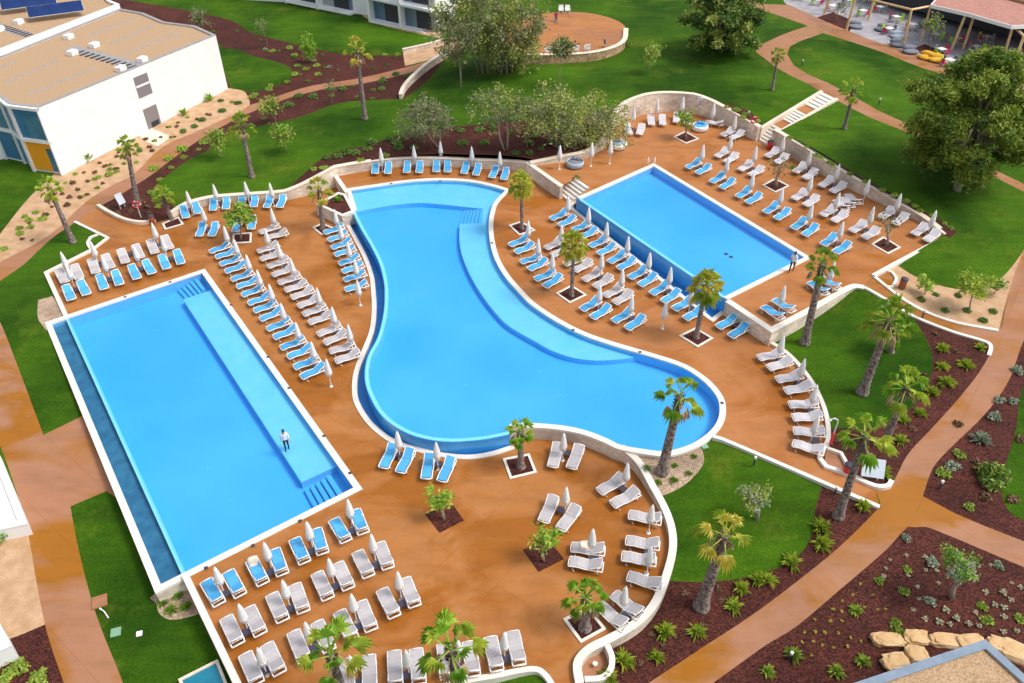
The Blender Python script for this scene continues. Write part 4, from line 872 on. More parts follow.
# ---- fan palms
def fan_leaf(mb, o, d, L, wd, droop, segs=11):
    """petiole and a fan of narrow blades"""
    d = d.normalized(); up = Vector((0,0,1)); side = d.cross(up).normalized() if abs(d.z)<.98 else Vector((1,0,0)); nrm = side.cross(d).normalized()
    tip = o+d*L*.58+Vector((0,0,-droop*L*.12)); 
    w = .035; mb.add([o+side*w, o-side*w, tip-side*w*.7, tip+side*w*.7], [(0,1,2,3)])
    for k in range(segs):
        a = (k/(segs-1)-.5)*R(150); dd = (d*math.cos(a)+side*math.sin(a)); bl = wd*(1-.25*abs(a))*random.uniform(.85,1.1)
        s2 = dd.cross(nrm).normalized()*bl*.105
        p1 = tip+dd*bl*.55+nrm*.05; p2 = tip+dd*bl+Vector((0,0,-bl*(.22+droop*.45)*random.uniform(.6,1.3)))
        mb.add([tip-s2*.25, tip+s2*.25, p1+s2, p2, p1-s2], [(0,1,2,3,4)])
def palm_mesh(kind, seed, nl=30, L=1.25, wd=.72):
    random.seed(seed); mb, db = MB(), MB(); o = Vector((0,0,0))
    for i in range(nl):
        t = i/nl; el = R(80-112*t+random.uniform(-12,12)); az = i*2.39996+random.uniform(-.25,.25)
        if kind == 'dense': el = R(85-135*t+random.uniform(-8,8))
        d = Vector((math.cos(az)*math.cos(el), math.sin(az)*math.cos(el), math.sin(el)))
        fan_leaf(mb, o+Vector((0,0,.1-.25*t)), d, L*random.uniform(.8,1.1), wd*random.uniform(.8,1.15), .1+.75*t)
    for i in range(5):
        az = random.uniform(0,6.28); el = R(random.uniform(-60,-35)); d = Vector((math.cos(az)*math.cos(el), math.sin(az)*math.cos(el), math.sin(el)))
        fan_leaf(db, o+Vector((0,0,-.25)), d, L*.9, wd*.8, 1.0, 8)
    return mb, db
PM = {}
for k,(kind,nl,L,wd) in {'loose':('loose',16,1.45,.68),'loose2':('loose',13,1.5,.74),'dense':('dense',36,.85,.58),'mid':('loose',18,1.25,.62)}.items():
    mb, db = palm_mesh(kind, hash(k)%97 if 0 else {'loose':3,'loose2':8,'dense':21,'mid':34}[k], nl, L, wd); PM[k] = (mb, db)
random.seed(99)
PMC = {}
def palm(bpx, zn, cpx, kind, m, label, Rs=1.0, tr=.17, taper=.6, dead=True, group='fan palms around the pools', base=None):
    b = base or G(*bpx, zn); c = UY(cpx[0], cpx[1], b.y); e = empty('fan_palm', b, 0, label, 'palm tree', group); off = c-b
    mid = off*.5+Vector((off.x*-.06,0,0)); T = MB(); pts, rs = [], []
    n = 40
    for i in range(n+1):
        t = i/n; p = (mid*2*t*(1-t)+off*t*t) if 0 else off*t+Vector((math.sin(t*math.pi)*-.04*off.x,0,0)); p = Vector(p); p.z = off.z*t
        r = tr*(1-(1-taper)*t)*(1.35 if i < 2 else 1.18 if i < 4 else 1.07 if i < 6 else 1)*(1+.09*(i%2)); pts.append(p+Vector((0,0,-.15 if i==0 else 0))); rs.append(r)
    T.tube(pts, [q*1.25 for q in rs], 10).build('trunk', M['trunk'], e, True)
    # old leaf bases under the crown
    B = MB(); hh = min(1.0, off.z*.4)
    for i in range(46):
        t = i/46; az = i*2.4; p = off*(1-hh*t/off.z); rr = tr*(taper+.12+.15*t)
        q = p+Vector((math.cos(az)*rr, math.sin(az)*rr, 0)); tp = q+Vector((math.cos(az)*.13, math.sin(az)*.13, .15)); s = Vector((-math.sin(az),math.cos(az),0))*.06
        B.add([q-s, q+s, tp+s*.6, tp-s*.6, q+Vector((0,0,-.12))], [(0,1,2,3),(0,4,1)])
    B.build('leaf_bases', M['boots'], e)
    key = (kind, m)
    if key not in PMC:
        me = bpy.data.meshes.new('crown'); mb, db = PM[kind]; me.from_pydata([tuple(v) for v in mb.v], [], mb.f); mm = {'y':'frond_y','f':'frond','g':'frond_g'}[m]
        for q in (mm, {'y':'frond','f':'frond_g','g':'frond'}[m]): me.materials.append(M[q])
        rr = np.random.default_rng(5); nf = 12; me.polygons.foreach_set('material_index', np.repeat(rr.uniform(size=len(mb.f)//nf+1)<.3, nf)[:len(mb.f)].astype(np.int32))
        dm = bpy.data.meshes.new('dead_fronds'); dm.from_pydata([tuple(v) for v in db.v], [], db.f); dm.materials.append(M['dead']); PMC[key] = (me, dm)
    me, dm = PMC[key]
    o = link(bpy.data.objects.new('crown', me), e); o.location = off; s = Rs/1.6; o.scale = (s,s,s); o.rotation_euler = (0, 0, random.uniform(0,6.28))
    if dead:
        o = link(bpy.data.objects.new('dead_fronds', dm), e); o.location = off; o.scale = (s*.9,)*3; o.rotation_euler = (0,0,random.uniform(0,6.28))
    return e
palm((73,242),'g',(49,188),'mid','f','leaning fan palm on the lawn wedge beside the left path',1.5,.19)
palm((138,205),'g',(127,147),'mid','f','fan palm in the mulch bed between white building and left deck',1.4,.2)
palm((252,177),'g',(241,124),'loose','f','tall fan palm on the lawn just above the garden wall',1.5,.19)
palm((365,119),'g',(357,50),'loose','y','tall fan palm on the upper lawn nearest the path bend',1.7,.2)
palm((172,220),'0',(163,195),'mid','f','short palm in the tree pit at the left end of the garden wall',1.3,.13)
palm((323,229.5),'0',(319,190),'loose','y','fan palm beside the raised planter and the curved pool',1.5,.17)
palm((522,229),'1',(521,183),'dense','y','yellow-green round-headed palm between the curved pool and the terrace steps',1.95,.12,.8,False)
palm((571.5,296),'1',(574,244),'dense','y','yellow-green round-headed palm among the loungers between the right pools',1.95,.12,.8,False)
palm((696,338),'1',(706,286),'dense','y','round-headed palm near the near corner of the terrace pool',2.2,.14,.8,False)
palm((804.5,343.5),'g',(822.5,264),'loose','g','tall leaning palm in front of the two blue lounger pairs by the terrace corner',1.45,.22)
palm((862,393),'g',(891,318),'loose','f','stout palm leaning right on the round lawn',1.9,.24)
palm((891,352),'g',(895,330),'mid','g','small young palm behind the stout leaning palm',1.4,.14)
palm((884,446),'g',(907,387),'loose','f','middle palm of three in the bed right of the lounger kerb',1.7,.18)
palm((838,517),'g',(865,436),'loose2','f','palm rising beside the pale notice panel and path junction',1.7,.2)
palm((662,472),'g',(680,396),'loose2','f','tall palm on pale gravel at the near end of the curved pool',1.6,.24)
palm((521,467),'0',(520,432),'mid','g','short palm in the pit below the curved pool wall',1.3,.17)
palm((701,607),'g',(725,535),'loose2','y','thick palm leaning right in the bed below the lower lawn',1.55,.26)
palm((585,628),'0',(586,597),'mid','g','short broad palm in the white pit at the lower deck\'s right end',1.5,.2)
palm((352,732),'0',(331,655),'loose2','g','large bright palm cut by the photo bottom, left of its twin',1.75,.2, base=U(350,716,0))
palm((462,730),'0',(450,649),'loose2','g','large bright palm over the near row, right of its twin',1.75,.2, base=U(462,716,0))
palm((772,90),'g',(778,55),'mid','f','small palm on the lawn beside the far path fork',1.2,.13)
palm((844,129),'g',(854,89),'loose2','f','small palm beside the top of the garden steps',1.4,.15)
palm((96,-2),'g',(98,-22),'mid','f','palm beyond the white building',1.2) if 0 else None
# bushy palm in the pit by the stone wall
def leafplant(base, n, L, w, m, name, label, cat, group=None, trunk=.6, parts=True):
    pass
def T(name, bpx, zn, cpx, Rc, zs, label, mats, **kw):
    b = G(*bpx, zn); c = UY(cpx[0], cpx[1], b.y+kw.pop('dy',0)); return tree(name, b, c, Rc, zs, label, 'tree', mats, **kw)
T('leafy_tree',(241,240),'0',(240,214),1.0,.75,'bushy short tree in the pit before the garden wall loungers',['frond_g','olive_y'],nclump=26,per=40,leaf=.17,cr=.35,trunk_r=.1,seed=1,aspect=2.6)
T('leafy_tree',(686,139),'2',(686,120),.85,.7,'small leafy tree in the terrace pit by the curved wall',['frond_g','olive_y'],nclump=14,per=26,leaf=.17,cr=.35,trunk_r=.12,seed=2,aspect=2.2)
T('bare_tree',(776,187),'2',(779,166),1.0,.9,'nearly bare grey tree in the middle terrace pit',['olive'],nclump=16,per=9,leaf=.14,trunk_r=.16,seed=3)
T('bare_tree',(886,245),'2',(888,224),.75,.9,'nearly bare grey tree in the pit nearest the terrace corner',['olive'],nclump=14,per=8,leaf=.14,trunk_r=.15,seed=4)
T('leafy_tree',(544,560),'0',(544,540),.55,.85,'leafy small tree in the kerbless pit among grey loungers',['frond_g','shrub'],nclump=13,per=34,leaf=.13,cr=.3,trunk_r=.1,seed=5,aspect=2.2)
T('leafy_tree',(444,519),'0',(438,497),.6,.8,'crooked leafy tree in the pit below four blue loungers',['frond_g','shrub'],nclump=12,per=34,leaf=.13,cr=.3,trunk_r=.12,seed=6,aspect=2.2)
T('olive_tree',(440,146),'g',(427,118),2.5,1.7,'grey-green olive tree with two stems behind the head of the curved pool',['olive'],nclump=60,per=60,leaf=.15,trunk_r=.1,stems=2,seed=7)
T('olive_tree',(506,150),'g',(500,106),2.6,2.0,'slender olive tree in the bed left of the big olive clump',['olive','olive_y'],nclump=48,per=36,leaf=.15,trunk_r=.12,stems=2,seed=8)
T('olive_tree',(556,146),'g',(551,108),3.3,2.2,'wide airy olive, left half of the big clump behind the beanbags',['olive_y','olive'],nclump=95,per=55,leaf=.15,trunk_r=.13,stems=3,seed=9,weep=.5)
T('olive_tree',(600,138),'g',(594,119),3.6,2.3,'wide weeping olive overhanging the terrace near the pale daybed',['olive','olive_y'],nclump=105,per=55,leaf=.15,trunk_r=.13,stems=3,seed=10,weep=.7)
T('tamarisk_tree',(461,87),'g',(457,38),2.4,2.4,'slim pale-stemmed tree left of the tall grove',['olive'],nclump=48,per=50,leaf=.16,trunk_r=.12,seed=12)
T('tamarisk_tree',(484,72),'g',(472,17),4.0,3.6,'big feathery grey-green tree, left of the tall grove',['olive','olive_y'],nclump=120,per=70,leaf=.18,trunk_r=.13,stems=5,spread=1.5,seed=13,weep=.5)
T('tamarisk_tree',(506,72),'g',(511,26),3.9,4.2,'big feathery tree with many thin stems, right of the tall grove',['olive','olive_y'],nclump=120,per=70,leaf=.18,trunk_r=.12,stems=6,spread=1.8,seed=14,weep=.6)
T('dense_tree',(726,50),'g',(724,20),4.9,4.4,'dark dense broad tree on the far lawn',['dense','dense','olive_y'],nclump=170,per=150,leaf=.2,cr=.6,shape='lobes',trunk_r=.3,seed=15,split=.1)
T('young_tree',(560,86),'g',(560,47),1.5,.9,'young tree with two leaf clumps below the round plaza',['dense','olive'],nclump=20,per=45,leaf=.18,trunk_r=.07,seed=16)
T('young_tree',(649,73),'g',(652,53),.8,1.0,'tiny young tree alone on the far lawn',['olive_y','frond_g'],nclump=16,per=40,leaf=.15,trunk_r=.05,seed=17)
T('young_tree',(287,152),'g',(281,133),.8,.85,'small young tree on the lawn below the mulch strip',['frond_g','olive_y'],nclump=16,per=40,leaf=.17,trunk_r=.05,seed=18)
T('young_tree',(275,123),'g',(269,106),.75,.8,'small young tree at the edge of the mulch strip by the path',['frond_g','olive_y'],nclump=14,per=40,leaf=.17,trunk_r=.05,seed=19)
T('young_tree',(223,158),'g',(216,140),.75,.8,'small young tree below the path near the white building',['frond_g','olive_y'],nclump=14,per=40,leaf=.17,trunk_r=.05,seed=20)
T('young_tree',(332,104),'g',(331,85),.45,.6,'thin sapling in the mulch strip below the path',['olive'],nclump=7,per=18,leaf=.12,trunk_r=.035,seed=21)
T('young_tree',(268,49),'g',(261,24),.7,.9,'thin sapling at the edge of the top left lawn',['olive'],nclump=9,per=20,leaf=.13,trunk_r=.035,seed=22)
T('cypress',(310,62),'g',(309,47),.45,1.3,'narrow upright cypress in the upper mulch bed',['frond_g'],nclump=26,per=40,leaf=.15,trunk_r=.05,seed=23)
T('olive_tree',(203,30),'g',(200,17),1.1,.9,'small grey olive behind the white building roof',['olive'],nclump=20,per=40,leaf=.16,trunk_r=.07,seed=24)
T('young_tree',(970,309),'g',(974,286),1.0,.8,'bright green small tree on the sandy triangle',['frond','shrub'],nclump=26,per=50,leaf=.14,cr=.35,trunk_r=.07,seed=25)
T('young_tree',(925,294),'g',(926,281),.55,.45,'low spreading young tree at the left of the sandy triangle',['frond_g','shrub'],nclump=10,per=26,leaf=.17,cr=.3,trunk_r=.05,seed=26)
T('young_tree',(995,294),'g',(997,284),.5,.45,'low green bush tree at the right of the sandy triangle',['frond_g','shrub_d'],nclump=10,per=26,leaf=.16,cr=.3,trunk_r=.05,seed=27)
T('olive_tree',(757,520),'g',(757,497),0.8,.65,'pale young olive on the lower lawn',['silver','frond'],nclump=22,per=55,leaf=.10,cr=.3,trunk_r=.13,seed=28)
T('olive_tree',(952,598),'g',(962,566),0.78,.75,'round headed young olive leaning in the big mulch bed',['frond_g','silver'],nclump=26,per=75,leaf=.085,cr=.26,trunk_r=.16,seed=29)
b = G(957,190,'g'); c = UY(977,120,b.y+1.0)
pt = tree('pine_tree', b, c, 5.9, 5.9, 'huge spreading pine at the right edge', 'tree', ['pine','pine_l'], nclump=420, per=250, leaf=.115, cr=.52, shape='lobes', trunk_r=.38, seed=30, aspect=3.2, split=.3)
# saplings and vines at the white wall are kept small

def towel(px, zn, rz, label, m):
    z = {'0':Z0,'1':Z1,'2':Z2}[zn]; p = U(px[0],px[1],z+.5); vs, fs = [], []
    for i in range(7):
        for j in range(5): vs.append(((i-3)*.11, (j-2)*.14, .03*math.sin(i*1.3+j)+(-.05 if j in (0,4) else 0)))
    for i in range(6):
        for j in range(4): fs.append((i*5+j,(i+1)*5+j,(i+1)*5+j+1,i*5+j+1))
    o = mesh('towel', vs, fs, M[m], None, True); o.location = p; o.rotation_euler = (0,0,rz); sm_ = o.modifiers.new('s','SOLIDIFY'); sm_.thickness = .03; tag(o, label, 'towel')
towel((253,561),'0',R(-65),'crumpled pale towel on the third blue lounger of the near pool row','cap')
towel((586,544),'0',R(0),'crumpled cream towel on the upper lounger right of the leafy pit','cap')
towel((222,594),'0',R(-60),'white towel on the leftmost blue lounger of the near pool row','frame') if 0 else None
# ---- shrubs
def tuft_mesh(m, n, L, spread, w, seed, erect=0.):
    random.seed(seed); mb = MB()
    for i in range(n):
        az = i*2.4+random.uniform(-.3,.3); el = R(random.uniform(15+erect,80)); d = Vector((math.cos(az)*math.cos(el), math.sin(az)*math.cos(el), math.sin(el)))
        l = L*random.uniform(.7,1.15); s = Vector((-math.sin(az),math.cos(az),0))*w; o = d*.04
        m1 = o+d*l*.6; t = o+d*l+Vector((0,0,-l*.25*spread))
        mb.add([o-s*.4,o+s*.4,m1+s,t,m1-s], [(0,1,2,3,4)])
    me = bpy.data.meshes.new('foliage'); me.from_pydata([tuple(v) for v in mb.v],[],mb.f); me.materials.append(M[m]); return me
def bush_mesh(m, n, r, leaf, seed, zsc=.75, m2=None):
    g = np.random.default_rng(seed); d = g.normal(size=(n,3)); d /= np.linalg.norm(d,axis=1)[:,None]; p = d*(g.uniform(.3,1,n)**.5)[:,None]*r*(1+.2*np.sin(4*d[:,0]+seed))[:,None]
    p[:,2] = np.abs(p[:,2])*zsc+.03; v, f = quads(p, leaf, g, 0, 1.7); o = npmesh('foliage', v, f, [M[m]]+([M[m2]] if m2 else []), None, (g.uniform(size=n)<.3).astype(int) if m2 else None)
    me = o.data; bpy.data.objects.remove(o); return me
SK = {
 'tuft': (tuft_mesh('frond', 90, .75, 1., .05, 1), 'spiky plant', 'leafy_tuft'),
 'tuftg': (tuft_mesh('shrub', 70, .6, 1., .05, 2), 'spiky plant', 'leafy_tuft'),
 'grass': (tuft_mesh('frond_g', 60, .55, 1.2, .022, 3), 'grass tuft', 'grass_tuft'),
 'bush': (bush_mesh('shrub', 260, .42, .13, 4), 'shrub', 'shrub'),
 'bushd': (bush_mesh('shrub_d', 300, .45, .13, 5), 'shrub', 'shrub'),
 'big': (bush_mesh('shrub_d', 900, 1.0, .16, 6, .9, 'frond'), 'shrub', 'shrub'),
 'silver': (bush_mesh('silver', 300, .38, .09, 7), 'shrub', 'silver_shrub'),
 'silvert': (tuft_mesh('silver', 80, .8, .8, .05, 8), 'spiky plant', 'silver_tuft'),
 'brown': (bush_mesh('brownbush', 160, .33, .11, 9), 'shrub', 'russet_shrub'),
 'flower': (bush_mesh('flower', 60, .14, .07, 10, .9, 'shrub'), 'flower', 'flower_clump'),
 'straw': (bush_mesh('straw', 90, .22, .09, 11, .9, 'silver'), 'tuft', 'pale_tuft'),
 'banana': (tuft_mesh('frond_g', 22, 1.3, 1., .16, 12, 25), 'plant', 'broadleaf_plant'),
}
random.seed(5)
def shrubs(where, kind, adj, pxs, sc=1.0, zone='g', vary=.18):
    me, cat, nm = SK[kind]; pxs = sorted(pxs, key=lambda p: p[0])
    for i,(x,y) in enumerate(pxs):
        p = G(x,y,zone); o = bpy.data.objects.new(nm, me); o.location = p; s = sc*random.uniform(1-vary,1+vary); o.scale = (s,s,s*random.uniform(.85,1.1)); o.rotation_euler = (0,0,random.uniform(0,6.28)); C.objects.link(o)
        lab = f"{ordw(i)} {adj} from the left, {where}" if len(pxs) > 1 else f"{adj} {where}"
        tag(o, lab, cat, f"{adj}s {where}")
z4 = lambda L, ox, oy, k=3.904: [(ox+a/k, oy+b/k) for a,b in L]
shrubs('in the bed below the lower lawn','tuft','yellow-green spiky plant',[(665,633),(697,633),(623,662),(656,658),(733,607),(741,589),(757,580),(821,529),(822,545),(791,563),(767,581),(608,680)],.86)
shrubs('in the bed left of the right path','tuft','yellow-green spiky plant',[(942,349),(942,368),(965,366),(946,384),(932,393),(920,414),(903,420),(900,441),(980,348),(882,474),(863,507)],.86)
shrubs('in the bed right of the path','silver','grey-green shrub',[(999,401),(1013,402),(994,418),(952,467),(1017,371)],1.0)
shrubs('in the bed right of the path','silvert','silvery white spiky plant',[(981,441)],1.15)
shrubs('in the bed right of the path','bush','small green shrub',[(943,474),(969,507),(959,455)],.8)
shrubs('against the far right lawn edge','big','large loose green shrub',[(992,480)],.85)
shrubs('in the big bottom right bed','silver','grey-green shrub',[(906,539),(932,563),(930,602),(998,566)],.85)
shrubs('in the big bottom right bed','bush','light green shrub',[(879,581),(907,570),(904,592),(895,624),(987,621),(982,607),(1020,620)],.6)
shrubs('near the boulders of the bottom bed','tuftg','green spiky tuft',[(793,657),(837,672),(863,663),(767,672),(856,612),(899,636)],.85)
shrubs('in the big bottom right bed','flower','tiny yellow flower clump',z4([(375,297),(345,340),(305,365),(270,398),(303,405),(393,388),(425,340),(197,437),(258,443),(303,443),(200,485),(237,487),(290,490),(158,487),(193,523),(227,537),(270,545),(325,540),(337,507),(377,520),(147,525),(185,577),(443,397),(473,397),(473,353)],764,508),.6)
shrubs('above the boulders at the bottom right','straw','pale tuft',z4([(628,435),(683,447),(725,455),(750,432),(797,452),(838,460),(825,410),(710,400),(580,400),(933,332),(963,360),(865,330),(900,380),(937,390),(935,425),(985,480),(933,485),(1000,310)],764,508),.7)
shrubs('in the sandy bed by the white building','banana','broad-leaved green plant',z4([(820,395),(720,450),(500,580),(345,630)],0,0),.8)
shrubs('in the sandy bed by the white building','bushd','dark green shrub',z4([(862,395),(868,435),(930,405),(790,470),(545,590),(760,495),(715,515)],0,0),.8)
shrubs('in the sandy bed by the white building','brown','russet shrub',z4([(690,495),(585,575),(595,590),(455,660),(410,650),(370,675),(820,450),(570,545)],0,0),.75)
shrubs('in the sandy bed left of the path','brown','russet shrub',z4([(315,108),(285,52),(305,78),(265,138),(272,108),(205,110),(245,95),(180,175)],0,170),.8)
shrubs('in the sandy bed left of the path','bush','yellow-green shrub',z4([(140,168),(115,198),(167,192),(77,228),(80,250),(120,222),(97,182),(425,20),(455,8),(430,0),(385,30),(15,310)],0,170),.75)
shrubs('in the mulch strip under the path bend','bush','green shrub',z4([(800,555),(710,585),(660,620),(600,660),(985,380)],0,0),1.2)
shrubs('in the upper mulch bed','bush','yellow-green shrub',z4([(90,200),(155,190),(175,218),(205,185),(185,258),(220,272),(262,258),(265,292),(175,292),(145,322),(80,335),(75,352),(20,372),(525,215),(577,215)],250,0),.9)
shrubs('in the upper mulch bed','silver','grey shrub',z4([(312,265),(250,240),(60,195)],250,0),1.0)
shrubs('in the strip between path and upper lawn','bushd','green shrub',z4([(190,378),(245,378),(305,352),(362,350),(515,350),(570,292),(148,412),(80,432),(515,320),(620,300)],250,0),1.0)
shrubs('behind the head of the curved pool','bush','bright yellow-green shrub',z4([(250,662),(290,657),(315,665),(345,652),(432,630),(530,608)],250,0),.9)
shrubs('in the mulch bed behind the curved pool','bushd','olive-green shrub',z4([(300,618),(345,612),(375,600),(410,600),(460,585),(480,560),(545,545),(570,560),(600,545),(650,535),(690,505),(580,580),(640,580),(820,512),(895,510),(915,560),(830,562),(950,500)],250,0),1.05)
shrubs('in the mulch bed under the olive trees','bushd','green shrub',z4([(140,532),(160,582),(60,600),(115,562),(40,520),(200,560),(115,600)],500,0),.8)
shrubs('along the top of the terrace wall','bush','yellow-green shrub',z4([(120,45),(200,92),(300,147),(390,192),(500,242),(570,275),(640,310),(690,340),(720,368),(800,400),(870,445),(905,472)],800,150,6.02)+z4([(820,345),(880,400),(910,412),(720,290),(960,440)],670,90,6.02),.6)
shrubs('beside the red life ring at the terrace steps','bush','yellow-green shrub',z4([(400,125),(455,150),(440,168),(528,190),(340,105)],670,90,6.02),.75)
shrubs('on the pale gravel under the tall palm','grass','dark grass tuft',[(646,469),(675,466),(674,481),(658,483),(689,474),(694,457)],.6)
shrubs('on the gravel at the left pool corner','grass','dark green tuft',z4([(637,375),(670,402),(697,345),(728,388)],0,508),.7)
shrubs('on the sandy triangle by the path','bushd','small green tuft',[(921,300),(936,295),(945,311),(967,311),(993,312),(983,321),(958,296)],.6)
shrubs('inside the raised planter','banana','broad-leaved plant',[(331,196),(338,202)],.55,'1')
shrubs('at the foot of the tall curved terrace wall','banana','broad-leaved plant',[(645,113),(696,111)],.6,'2')
shrubs('at the bottom left corner by the buildings','bush','bright green shrub',[(20,668),(38,680),(3,660),(8,676)],1.0)
shrubs('beside the white wall at the left edge','banana','broad-leaved plant',[(4,538)],.9)
shrubs('at the edge of the round plaza','big','round clipped green shrub',[(625,46)],.95)
shrubs('behind the middle terrace tree pit','bush','green shrub',[(792,168),(797,171)],.8,'2')
def scatter(poly, n, sep, seed):
    g = np.random.default_rng(seed); P_ = np.array(poly, float); out = []; t = 0
    while len(out) < n and t < 4000:
        t += 1; x, y = g.uniform(P_[:,0].min(),P_[:,0].max()), g.uniform(P_[:,1].min(),P_[:,1].max())
        if inside(P_, x, y) and all((x-a)**2+((y-b)*1.3)**2 > sep**2 for a,b in out): out.append((x,y))
    return out
SB = [(68,176),(148,136),(226,98),(238,98),(238,108),(200,127),(160,144),(128,172),(108,183),(80,200),(62,186)]
shrubs('scattered in the sandy bed by the white building','brown','small russet tuft',scatter(SB,16,7,1),.6)
shrubs('scattered in the sandy bed by the white building','bush','small yellow-green tuft',scatter(SB,16,8,2),.55)
SL = [(0,240),(30,205),(55,186),(75,200),(50,230),(5,258)]
shrubs('scattered in the sandy bed at the left edge','brown','small russet tuft',scatter(SL,9,7,3),.55)
shrubs('in the curved mulch bed left of the garden wall','brown','russet bush',[(118,214),(126,205),(131,212),(148,207),(150,214),(143,202)],.75)
shrubs('in the curved mulch bed left of the garden wall','bush','green bush',[(160,180),(171,168),(184,158),(151,193),(158,207),(199,150)],.7)
shrubs('on bare mulch beside the upper garden path','bushd','small dark green tuft',scatter([(300,92),(352,84),(392,76),(400,98),(345,101),(300,113),(262,122),(262,112)],12,8,5),.6)
shrubs('in the mulch bed of the far lawn','bushd','small dark green tuft',scatter([(180,14),(228,26),(282,46),(350,56),(398,58),(396,66),(350,76),(302,84),(292,70),(250,48),(222,40)],18,9,6),.6)
shrubs('in the upper part of the bottom right bed','straw','tiny pale sprig',scatter([(915,540),(1015,572),(1018,600),(900,600),(870,570)],16,9,8),.5)
shrubs('in the mulch by the right path fork','brown','small russet shrub',[(985,498),(1012,500),(1020,440),(958,425),(975,462)],.9)
shrubs('in the right bed beside the lawn kerb palms','brown','small russet shrub',[(870,468),(835,440),(895,428),(925,375),(955,352),(936,334),(912,430)],.6)
shrubs('in the bed below the lower lawn','brown','small russet shrub',scatter([(675,590),(745,582),(720,620),(665,655),(625,672),(640,630)],12,11,9),.55)
# ---- boulders
def boulder(x, y, sx, sy, sz, rz, label):
    bm = bmesh.new(); bmesh.ops.create_icosphere(bm, subdivisions=3, radius=1)
    for v in bm.verts:
        c = v.co.normalized(); p = Vector((math.copysign(abs(c.x)**.55,c.x), math.copysign(abs(c.y)**.6,c.y), math.copysign(abs(c.z)**.5,c.z)))
        n = mnoise.noise(c*1.9+Vector((x,y,0)))*.30+mnoise.noise(c*5+Vector((y,x,0)))*.12; v.co = Vector((p.x*sx/2*(1+n)*.85, p.y*sy/2*(1+n)*.85, p.z*sz/2*(1+n)*.85))
    me = bpy.data.meshes.new('boulder'); bm.to_mesh(me); bm.free(); me.materials.append(M['boulder'])
    o = link(bpy.data.objects.new('boulder', me)); o.location = G(x,y,'g')+Vector((0,0,sz*.25)); o.rotation_euler = (0,0,rz); tag(o, label, 'boulder', 'golden boulders in the bottom right bed')
for i,(a,b,w,d,rz) in enumerate([(200,430,2.3,.95,.0),(372,418,1.8,1.05,.0),(540,435,2.3,1.0,-.1),(700,440,1.8,.9,.1),(860,460,1.4,1.1,-.4),(965,500,2.2,1.4,-.5),(372,520,1.6,1.2,-.1),(242,565,1.7,1.2,.1)]):
    boulder(854+a/6.02, 570+b/6.02, w*.80, d*.86, .55, rz, ['long flat golden boulder, leftmost of the upper line','golden boulder second from the left in the upper line','blocky golden boulder third from the left in the upper line','golden boulder in the upper line just left of the roof corner','golden boulder hidden behind the roof corner','large golden boulder right of the roof corner','golden boulder of the lower line touching the roof edge','golden boulder at the left end of the lower line'][i])
# ============================================================ buildings
def wpt(px, py, z): return U(px,py,z)
def roof_building(name, foot, z0, zt, label, wallm='render', roofm='roofgravel', par=.08, capm='render', cw=.3):
    e = empty(name, (foot[0].x,foot[0].y,0), 0, label, 'building'); loc = e.location; pts = [pv(p) for p in foot]; s = 1 if area(pts) > 0 else -1
    for n,zb,zz,m,pp in (('wall',z0,zt,wallm,None),):
        o = band('wall', pts, 0, s*.3, zt, z0, M[wallm], True, e); o.location = -loc
    o = band('parapet_cap', pts, -s*.03, s*.36, zt+.05, zt+.003, M[capm], True, e); o.location = -loc
    o = prism('roof', offset(pts, s*.299, True), zt-.55, zt-par, M[roofm], e); o.location = -loc
    return e
BH = 6.75; bz = .35
A_b, B_b = U(64,174,bz), U(229,93.5,bz)
zt = bz+BH
roofpx = [(42,107.6),(216.5,36),(195,26),(164,22),(143,13),(120,9),(0,57),(-70,84),(-75,100),(-20,93),(0,97),(9,104)]
foot = [U(a,b,zt) for a,b in roofpx]
foot[0] = Vector((A_b.x,A_b.y,0)); foot[1] = Vector((B_b.x,B_b.y,0))
bld = roof_building('white_building', foot, -.2, zt, 'white two-storey building with gravel roof at the top left', par=.1, capm='roofgrey')
bl = bld.location
def child(o, e): o.parent = e; o.location = -e.location; return o
def panel_on(a, b, t0, t1, zb, zt_, m, e, name, out=.03, th=.06, parent=None):
    """a thin upright panel on the wall from a to b, set proud on its outer side"""
    d = (b-a); d.z = 0; L = d.length; d.normalize(); n = Vector((d.y,-d.x,0)); 
    p0, p1 = a+d*L*t0+n*out, a+d*L*t1+n*out
    mb = MB(); q = n*th
    mb.add([(p0.x,p0.y,zb),(p1.x,p1.y,zb),(p1.x,p1.y,zt_),(p0.x,p0.y,zt_),(p0.x-q.x,p0.y-q.y,zb),(p1.x-q.x,p1.y-q.y,zb),(p1.x-q.x,p1.y-q.y,zt_),(p0.x-q.x,p0.y-q.y,zt_)], [(0,1,2,3),(7,6,5,4),(0,4,5,1),(1,5,6,2),(2,6,7,3),(3,7,4,0)])
    o = mb.build(name, M[m], parent or e); fixn(o)
    if not parent: o.location = -e.location
    return o
a, b = pv(A_b), pv(B_b)
# upper window, door
w = panel_on(a,b,.47,.55,bz+3.7,bz+5.9,'grey_win',bld,'window',.01); panel_on(a,b,.473,.547,bz+4.8,bz+5.0,'frame',bld,'window_bar',.05,.05,w)
w = panel_on(a,b,.47,.55,bz+.0,bz+2.5,'grey_win',bld,'doorway',.01); panel_on(a,b,.495,.54,bz+.02,bz+.9,'dark',bld,'door_shadow',.03,.03,w)
